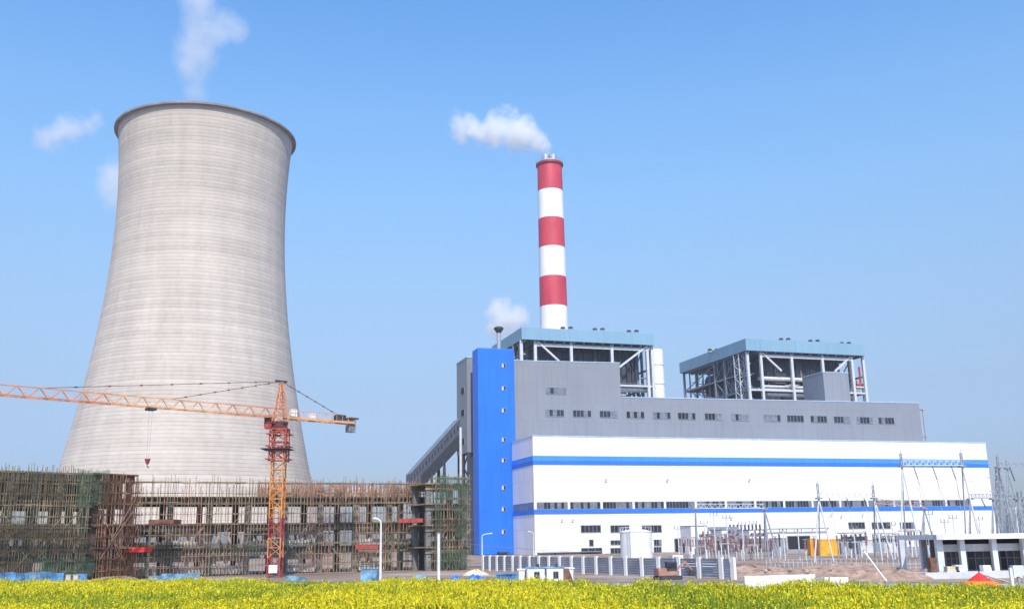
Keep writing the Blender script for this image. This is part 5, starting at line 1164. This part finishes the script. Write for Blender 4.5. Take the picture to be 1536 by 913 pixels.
# low white wall in front
wl = thing('low_wall', (pxat(1117,76),76,0), 'low white rendered wall at the edge of the rape field', 'wall')
a = pxat(1117,74,1); b = pxat(1223,78,1); z_ = at(1117,863.5,74).z; z2_ = at(1223,860.5,78).z
def wallseg(a, ya, za, b, yb, zb, name, m='white'):
    mb = MB(); t_ = .3; vs = [(a,ya,0),(b,yb,0),(b,yb+t_,0),(a,ya+t_,0),(a,ya,za),(b,yb,zb),(b,yb+t_,zb),(a,ya+t_,za)]; mb.add(vs,[(0,3,2,1),(4,5,6,7),(0,1,5,4),(1,2,6,5),(2,3,7,6),(3,0,4,7)]); return mb.build(name, M[m], wl)
wallseg(a,74,z_,b,78,z2_,'wall_panel'); c2_ = pxat(1236,78.6,1); wallseg(b+.02,78.01,z2_-.25,c2_,78.6,z2_-.3,'wall_panel','galv'); d2_ = pxat(1272,80,1); wallseg(c2_+.02,78.61,at(1236,865,78.6).z,d2_,80,at(1272,865,80).z,'wall_panel')
# leaning pole
p = at(1296,826,84); q = Vector((pxat(1330,82,.5),82,.4)); lp = thing('leaning_pole', (q.x,q.y,0), 'long white pole leaning over the brown earth', 'pole')
mb = MB(); mb.tube(p, q, .06, 10); mb.build('shaft', M['white'], lp); mb = MB(); mb.tube(p+(p-q)*.002, p+(p-q)*.02, .1, 10); mb.tube(q, q-Vector((0,0,.4)), .16, 10); mb.build('end_cap', M['steel_grey'], lp)

# ------------------------------------------------------------------ canopy building on the right
kD = 96.; kb = thing('canopy_building', (pxat(1414,kD),kD,0), 'low gatehouse with a flat white canopy roof, columns and glazing', 'gatehouse')
xl = pxat(1414,kD,4); xr = xl+22; zt = at(1450,800.5,kD).z; zb = at(1450,808.2,kD).z; xk = pxat(1366,kD+24,4)
mb = MB(); mb.box((xl,kD,zb),(xr,kD+12,zt)); mb.build('roof', M['white'], kb)
xe = xl-.02
mb = MB(); mb.add([(xk-.3,kD+24,zb),(xe-.6,kD,zb),(xe,kD,zb),(xk+.3,kD+24,zb),(xk-.3,kD+24,zt-.02),(xe-.6,kD,zt-.02),(xe,kD,zt-.02),(xk+.3,kD+24,zt-.02)],[(0,3,2,1),(4,5,6,7),(0,1,5,4),(1,2,6,5),(2,3,7,6),(3,0,4,7)]); mb.build('edge_beam', M['gate_grey'], kb)  # shade put into its grey; roof slimmed to a beam to pass sun
z2b = at(1450,815.5,kD+2).z; z2a = at(1450,826.5,kD+2).z
mb = MB(); mb.box((xl+.3,kD+2,z2a),(xr,kD+2.35,z2b)); mb.build('beam', M['gate_grey'], kb)
mb = MB(); mb.box((xl+.5,kD+3.2,z2b),(xr,kD+3.4,zb-.001)); mb.build('soffit_shade', M['black'], kb)  # black strip painting the shade under the roof
for x in (1409,1443,1491,1533):
    X0 = pxat(x+2,kD+1.2,1.5); w_ = .24 if x != 1409 else .3
    if x == 1533: X0 += .5; w_ = .5
    mb = MB(); mb.box((X0-w_,kD+1.0,0),(X0+w_,kD+1.55,zb-.001)); mb.build('column', M['galv_white'] if x != 1533 else M['gate_grey'], kb)
for x, dd in ((1386,kD+8.3),(1353,kD+21)):
    X0 = pxat(x,dd,2); mb = MB(); mb.box((X0-.28,dd-.28,0),(X0+.28,dd+.28,zb-.001)); mb.build('column', M['gate_grey'], kb)
gy = kD+4
for i, (x0, x1) in enumerate(((1418,1441),(1450,1486),(1499,1530))):
    a = pxat(x0,gy,2); b = pxat(x1,gy,2); mb = MB(); zt_ = z2a+.05
    for k in range(4): q = lerp(a,b,k/3); mb.box((q-.05,gy-.05,.5),(q+.05,gy+.05,zt_))
    for z_ in (.5,1.6,zt_-.08): mb.box((a,gy-.049,z_),(b,gy+.049,z_+.07))
    f = mb.build('window', M['frame'], kb); mb = MB(); mb.box((a,gy+.06,.4),(b,gy+.09,zt_)); mb.build('pane', M['glass'], f)
mb = MB(); mb.box((xl+.4,gy+.1,0),(xr,gy+.4,zb-.002)); mb.build('rear_wall', mat('grey_brown_wall', (.20,.17,.16), .8, var=.3, scale=.6), kb)
mb = MB(); a = pxat(1388,kD-2,.6); mb.box((a,kD-2,.0),(xr,kD+.9,.55)); mb.build('plinth', M['gate_grey'], kb)
# things around it
ux = pxat(1470,66,1); um = thing('parasol', (ux,66,0), 'red and orange parasol at the edge of the rape field', 'parasol')
zt = at(1470,857,66).z; mb = MB(); n = 8; vs = [(ux,66,zt)]; 
for (r_, z_) in ((.75,zt-.55),(1.45,zt-.85)):
    for i in range(n): a = 2*PI*(i+.5)/n; vs.append((ux+r_*math.cos(a),66+r_*math.sin(a),z_))
fs = [(0,1+i,1+(i+1)%n) for i in range(n)]; mb.add(vs, fs, 0); mb.f += [(1+i,9+i,9+(i+1)%n,1+(i+1)%n) for i in range(n)]; mb.mi += [1]*n; mb.build('canopy', [M['redcloth'], M['orange']], um)
mb = MB(); mb.tube((ux,66,0),(ux,66,zt+.15),.04,8); mb.build('pole', M['steel_dark'], um)
X2 = pxat(1497,68,1); tn = thing('canvas_awning', (X2,68,0), 'small cream canvas sheet on poles right of the red parasol', 'awning')
mb = MB(); mb.add([(X2-.8,67.4,1.25),(X2+.55,67.4,.85),(X2+.55,68.6,.9),(X2-.8,68.6,1.35)],[(0,1,2,3)]); o = mb.build('canvas', M['cream'], tn); sm = o.modifiers.new('thick','SOLIDIFY'); sm.thickness=.04
for q in ((X2-.75,67.5,1.24),(X2+.5,67.5,.86),(X2+.5,68.5,.88),(X2-.75,68.5,1.3)): mb = MB(); mb.tube((q[0],q[1],0),q,.03,8); mb.build('pole', M['galv'], tn)
X3 = pxat(1517,72,1); sg = thing('gate_post', (X3,72,0), 'slim white gate post with a small box in front of the glazed wall', 'post')
mb = MB(); mb.box((X3-.09,71.9,0),(X3+.09,72.1,at(1514,851,72).z)); mb.build('shaft', M['white'], sg)
mb = MB(); mb.box((X3+.2,72,1.0),(X3+.95,72.5,1.75)); mb.build('box', M['galv_white'], sg); mb = MB(); mb.box((X3+.5,72.1,0),(X3+.65,72.3,.99)); mb.build('leg', M['galv'], sg)
# stacked goods at the plinth
for i, (x, w_, h_, m, lb) in enumerate(((1426,.6,.5,'cream','cream sack pile left on the gatehouse plinth'),(1437,.5,.62,'plaster','pale sack pile beside the second gatehouse column'),(1398,.35,1.3,'rust','rusty drum stack at the left gatehouse column'),(1477,.4,.55,'white','white carton pile on the plinth behind the red parasol'))):
    X0 = pxat(x,kD-.5,1); o = thing('goods_pile', (X0,kD-.6,.55), lb, 'goods'); rr = random.Random(i)
    for k in range(3):
        mb = MB(); z_ = .555+k*h_/3; mb.box((X0-w_*rr.uniform(.8,1),kD-1,z_),(X0+w_*rr.uniform(.8,1),kD-.2,z_+h_/3-.01)); mb.build('sack', M[m], o)

# ------------------------------------------------------------------ steam
def steam(name, pts, dens, label, nscale, thr=.35, seed=0, grow=1.25, aniso=.2, amp=1.1, exp=1.0):
    "pts: (x, y, D, radius in metres) blobs along the plume; density falls off from them and is broken up by noise"
    cs = [(at(x,y,D), r) for x, y, D, r in pts]
    mn = Vector([min(c[i]-r*grow for c, r in cs) for i in range(3)]); mx_ = Vector([max(c[i]+r*grow for c, r in cs) for i in range(3)])
    ctr_ = (mn+mx_)/2; mb = MB(); mb.box(tuple(mn-ctr_), tuple(mx_-ctr_))
    m = bpy.data.materials.new(name+'_vapour'); m.use_nodes = True; t = m.node_tree; t.nodes.clear()
    out = t.nodes.new('ShaderNodeOutputMaterial'); vol = t.nodes.new('ShaderNodeVolumePrincipled'); vol.inputs['Color'].default_value = (.99,.99,.99,1); vol.inputs['Anisotropy'].default_value = aniso
    tc = t.nodes.new('ShaderNodeTexCoord'); acc = None
    nz0 = t.nodes.new('ShaderNodeTexNoise'); nz0.inputs['Scale'].default_value = nscale*.5; nz0.inputs['Detail'].default_value = 2; t.links.new(tc.outputs['Object'], nz0.inputs['Vector'])
    sub = t.nodes.new('ShaderNodeVectorMath'); sub.operation = 'SUBTRACT'; t.links.new(nz0.outputs['Color'], sub.inputs[0]); sub.inputs[1].default_value = (.5,.5,.5)
    scl = t.nodes.new('ShaderNodeVectorMath'); scl.operation = 'SCALE'; t.links.new(sub.outputs[0], scl.inputs[0]); scl.inputs['Scale'].default_value = 1.2/nscale*.5
    add = t.nodes.new('ShaderNodeVectorMath'); add.operation = 'ADD'; t.links.new(tc.outputs['Object'], add.inputs[0]); t.links.new(scl.outputs[0], add.inputs[1])
    for c, r in cs:
        d = t.nodes.new('ShaderNodeVectorMath'); d.operation = 'DISTANCE'; t.links.new(add.outputs[0], d.inputs[0]); d.inputs[1].default_value = c-ctr_
        v = math_n(t, 'SUBTRACT', 1.0, math_n(t, 'DIVIDE', d.outputs['Value'], r))
        acc = v if acc is None else math_n(t, 'MAXIMUM', acc, v)
    nz = t.nodes.new('ShaderNodeTexNoise'); nz.inputs['Scale'].default_value = nscale; nz.inputs['Detail'].default_value = 7; nz.inputs['Roughness'].default_value = .66; nz.inputs['W' if 'W' in nz.inputs else 'Scale'].default_value = nz.inputs['Scale'].default_value
    of = t.nodes.new('ShaderNodeVectorMath'); of.operation = 'ADD'; t.links.new(tc.outputs['Object'], of.inputs[0]); of.inputs[1].default_value = (seed*31.7, seed*13.1, 0); t.links.new(of.outputs[0], nz.inputs['Vector'])
    v = math_n(t, 'ADD', acc, math_n(t, 'MULTIPLY', math_n(t, 'SUBTRACT', nz.outputs[0], .5), amp*2))
    v = math_n(t, 'SUBTRACT', v, thr); v = math_n(t, 'MAXIMUM', v, 0.0); v = math_n(t, 'POWER', v, exp)
    # nothing outside the blobs
    edge = math_n(t, 'MULTIPLY', math_n(t, 'GREATER_THAN', acc, -.15), 1.0)
    v = math_n(t, 'MULTIPLY', v, edge); v = math_n(t, 'MULTIPLY', v, dens)
    t.links.new(v, vol.inputs['Density']); t.links.new(vol.outputs[0], out.inputs['Volume'])
    o = mb.build(name, m); o.location = ctr_; return tag(o, label, 'steam', kind='stuff')
SD = 520
steam('steam_plume', [(823,231,SD,4.5),(816,221,SD,8),(804,212,SD,11),(790,204,SD,13),(775,196,SD,15.5),(757,192,SD,15),(742,196,SD,13),(724,197,SD,11),(708,193,SD,10),(696,185,SD,10),(690,199,SD,9)], .38, 'bright white steam plume drifting left from the striped chimney', .13, .25, 1, amp=1.0)
steam('steam_puff', [(752,484,440,9),(766,478,440,10),(757,470,440,9),(745,466,440,7.5),(774,472,440,8),(740,490,440,6)], .5, 'white steam puff behind the left boiler house roof', .16, .22, 2, amp=.95)
KD = 372
steam('vapour_wisp', [(296,140,KD,7),(294,118,KD,8),(287,96,KD,10),(297,72,KD,14),(312,48,KD,15),(305,20,KD,13),(300,-6,KD,14),(338,32,KD,9),(356,44,KD,9)], .11, 'tall thin vapour rising from the cooling tower mouth', .11, .22, 3, amp=.95)
steam('vapour_wisp', [(72,206,620,13),(84,203,620,15),(98,196,620,15),(114,193,620,14),(130,188,620,12),(143,180,620,9)], .10, 'faint horizontal vapour wisp left of the cooling tower rim', .09, .2, 4, amp=.9)
steam('vapour_wisp', [(165,262,560,12),(172,278,560,14),(180,296,560,12),(182,262,560,12)], .12, 'white vapour peeping out behind the cooling tower left edge', .09, .15, 5, amp=.8)

# ------------------------------------------------------------------ rape field
def flower_mats():
    out = []
    for nm, c, c2, tr in (('rape_flower',(.84,.68,.012),(.70,.55,.008),.35),('rape_leaf',(.38,.43,.015),(.23,.30,.01),.35),('rape_flower_pale',(.94,.84,.06),(.82,.70,.02),.35),('rape_stem',(.13,.24,.03),(.06,.12,.02),.3)):
        m = mat(nm, c, .7, var=.2, scale=.35, c2=c2); t = m.node_tree; b = t.nodes['Principled BSDF']; o = t.nodes['Material Output']
        tl = t.nodes.new('ShaderNodeBsdfTranslucent'); mx = t.nodes.new('ShaderNodeMixShader'); mx.inputs[0].default_value = tr
        src = b.inputs['Base Color'].links[0].from_socket; t.links.new(src, tl.inputs[0]); t.links.new(b.outputs[0], mx.inputs[1]); t.links.new(tl.outputs[0], mx.inputs[2]); t.links.new(mx.outputs[0], o.inputs[0]); out.append(m)
    return out
def edgeD(X):
    return np.interp(X, [-75,-54,-25,-3,8,16,22,30,45], [104,96,84,74,69,63,61,59,54])
def vnoise(x, y, s, seed):
    r_ = np.random.default_rng(seed); G = r_.random((64,64)); xs, ys = x/s+100, y/s+100; xi, yi = np.floor(xs).astype(int), np.floor(ys).astype(int); fx, fy = xs-xi, ys-yi
    fx = fx*fx*(3-2*fx); fy = fy*fy*(3-2*fy); g = lambda a, b: G[a % 64, b % 64]
    return g(xi,yi)*(1-fx)*(1-fy)+g(xi+1,yi)*fx*(1-fy)+g(xi,yi+1)*(1-fx)*fy+g(xi+1,yi+1)*fx*fy
def rape():
    Y = rng.uniform(30, 104, 200000); X = rng.uniform(-78, 52, 200000)
    ok = (np.abs(X) < Y*.57+3) & (Y < edgeD(X)+vnoise(X,Y,3,9)*2.0); X = X[ok]; Y = Y[ok]
    keep = 52000; X = X[:keep]; Y = Y[:keep]; n = len(X)
    print('rape plants', n)
    big = vnoise(X,Y,9,1); mid = vnoise(X,Y,3.0,2); sm = vnoise(X,Y,1.1,3)
    Hh = 1.10 + .40*(big-.5) + .42*(mid-.5) + .42*(sm-.5) + rng.normal(0,.12,n)
    P = [];MI = []
    def quads(cx, cy, cz, size, mi, upness=.5):
        k = len(cx); a = rng.normal(size=(k,3)); a[:,2] *= upness; a /= np.linalg.norm(a,axis=1)[:,None]; b = rng.normal(size=(k,3)); b -= (a*b).sum(1)[:,None]*a; b /= np.linalg.norm(b,axis=1)[:,None]
        c = np.stack([cx,cy,cz],1); s_ = size[:,None]; q = np.stack([c-a*s_-b*s_*.6, c+a*s_-b*s_*.6, c+a*s_+b*s_*.6, c-a*s_+b*s_*.6],1); P.append(q); MI.append(np.full(k,mi) if np.isscalar(mi) else mi)
    fl = np.clip(.42+1.3*(.6*big+.4*mid-.48), .05, 1.0)
    def strips(cx, cy, cz, hh, wd, mi):          # upright racemes and leaves: narrow blades turned every way
        k = len(cx); an = rng.uniform(0, PI, k); dx = np.cos(an)*wd; dy = np.sin(an)*wd; lx = rng.normal(0,.3,k)*hh; ly = rng.normal(0,.3,k)*hh
        q = np.stack([np.stack([cx-dx,cy-dy,cz],1), np.stack([cx+dx,cy+dy,cz],1), np.stack([cx+dx*.5+lx,cy+dy*.5+ly,cz+hh],1), np.stack([cx-dx*.5+lx,cy-dy*.5+ly,cz+hh],1)],1); P.append(q); MI.append(np.full(k,mi) if np.isscalar(mi) else mi)
    fl = np.clip(.50+2.2*(.5*big+.35*mid+.15*sm-.5) - .30*np.clip((Y-edgeD(X)+12)/12,0,1), .06, .95)
    for j in range(7):      # flowering racemes in the upper third
        on = rng.random(n) < fl; k = on.sum(); hh = Hh[on]; L_ = rng.uniform(.08,.20,k)
        strips(X[on]+rng.normal(0,.13,k), Y[on]+rng.normal(0,.13,k), hh-L_-np.abs(rng.normal(0,.13,k)), L_, rng.uniform(.022,.045,k), np.where(rng.random(k)<.3,2,0))
        quads(X[on]+rng.normal(0,.12,k), Y[on]+rng.normal(0,.12,k), hh-np.abs(rng.normal(0,.10,k)), rng.uniform(.022,.05,k), np.where(rng.random(k)<.3,2,0))
    for j in range(8):
        f_ = rng.random(n)**.6; L_ = rng.uniform(.12,.34,n); strips(X+rng.normal(0,.14,n), Y+rng.normal(0,.14,n), Hh*(.2+.74*f_)-L_*.4, L_, rng.uniform(.015,.04,n), np.where(rng.random(n)<.35,3,1))
    # stems
    w_ = .012; tx = rng.normal(0,.05,n); ty = rng.normal(0,.05,n)
    q = np.stack([np.stack([X-w_,Y,np.zeros(n)],1), np.stack([X+w_,Y,np.zeros(n)],1), np.stack([X+tx+w_,Y+ty,Hh*.97],1), np.stack([X+tx-w_,Y+ty,Hh*.97],1)],1); P.append(q); MI.append(np.full(n,1))
    # tall shoots sticking out
    on = rng.random(n) < .10; k = on.sum(); hh = Hh[on]+rng.uniform(.08,.3,k)
    for j in range(3): quads(X[on]+rng.normal(0,.03,k), Y[on]+rng.normal(0,.03,k), hh-j*.05, rng.uniform(.02,.04,k), 0 if j else 2)
    Q = np.concatenate(P).astype(np.float32); mi = np.concatenate(MI).astype(np.int32); nq = len(Q); print('quads', nq)
    me = bpy.data.meshes.new('rape_field'); me.vertices.add(nq*4); me.vertices.foreach_set('co', Q.reshape(-1)); me.loops.add(nq*4); me.loops.foreach_set('vertex_index', np.arange(nq*4,dtype=np.int32))
    me.polygons.add(nq); me.polygons.foreach_set('loop_start', np.arange(nq,dtype=np.int32)*4)
    for m_ in flower_mats(): me.materials.append(m_)
    me.polygons.foreach_set('material_index', mi); me.update(); me.validate()
    o = bpy.data.objects.new('rape_field', me); col.objects.link(o); tag(o, 'yellow flowering rapeseed field across the whole foreground', 'crop field', kind='stuff')
rape()
mb = MB(); xs = list(range(-78, 54, 4))
for i in range(len(xs)-1):
    a, b = xs[i], xs[i+1]; mb.add([(a,10,.012),(b,10,.012),(b,float(edgeD(b)),.012),(a,float(edgeD(a)),.012)], [(0,1,2,3)])
tag(mb.build('field_soil', mat('field_soil', (.09,.10,.03), .95, var=.3, scale=.8)), kind='structure')
print('objects', len(bpy.data.objects))
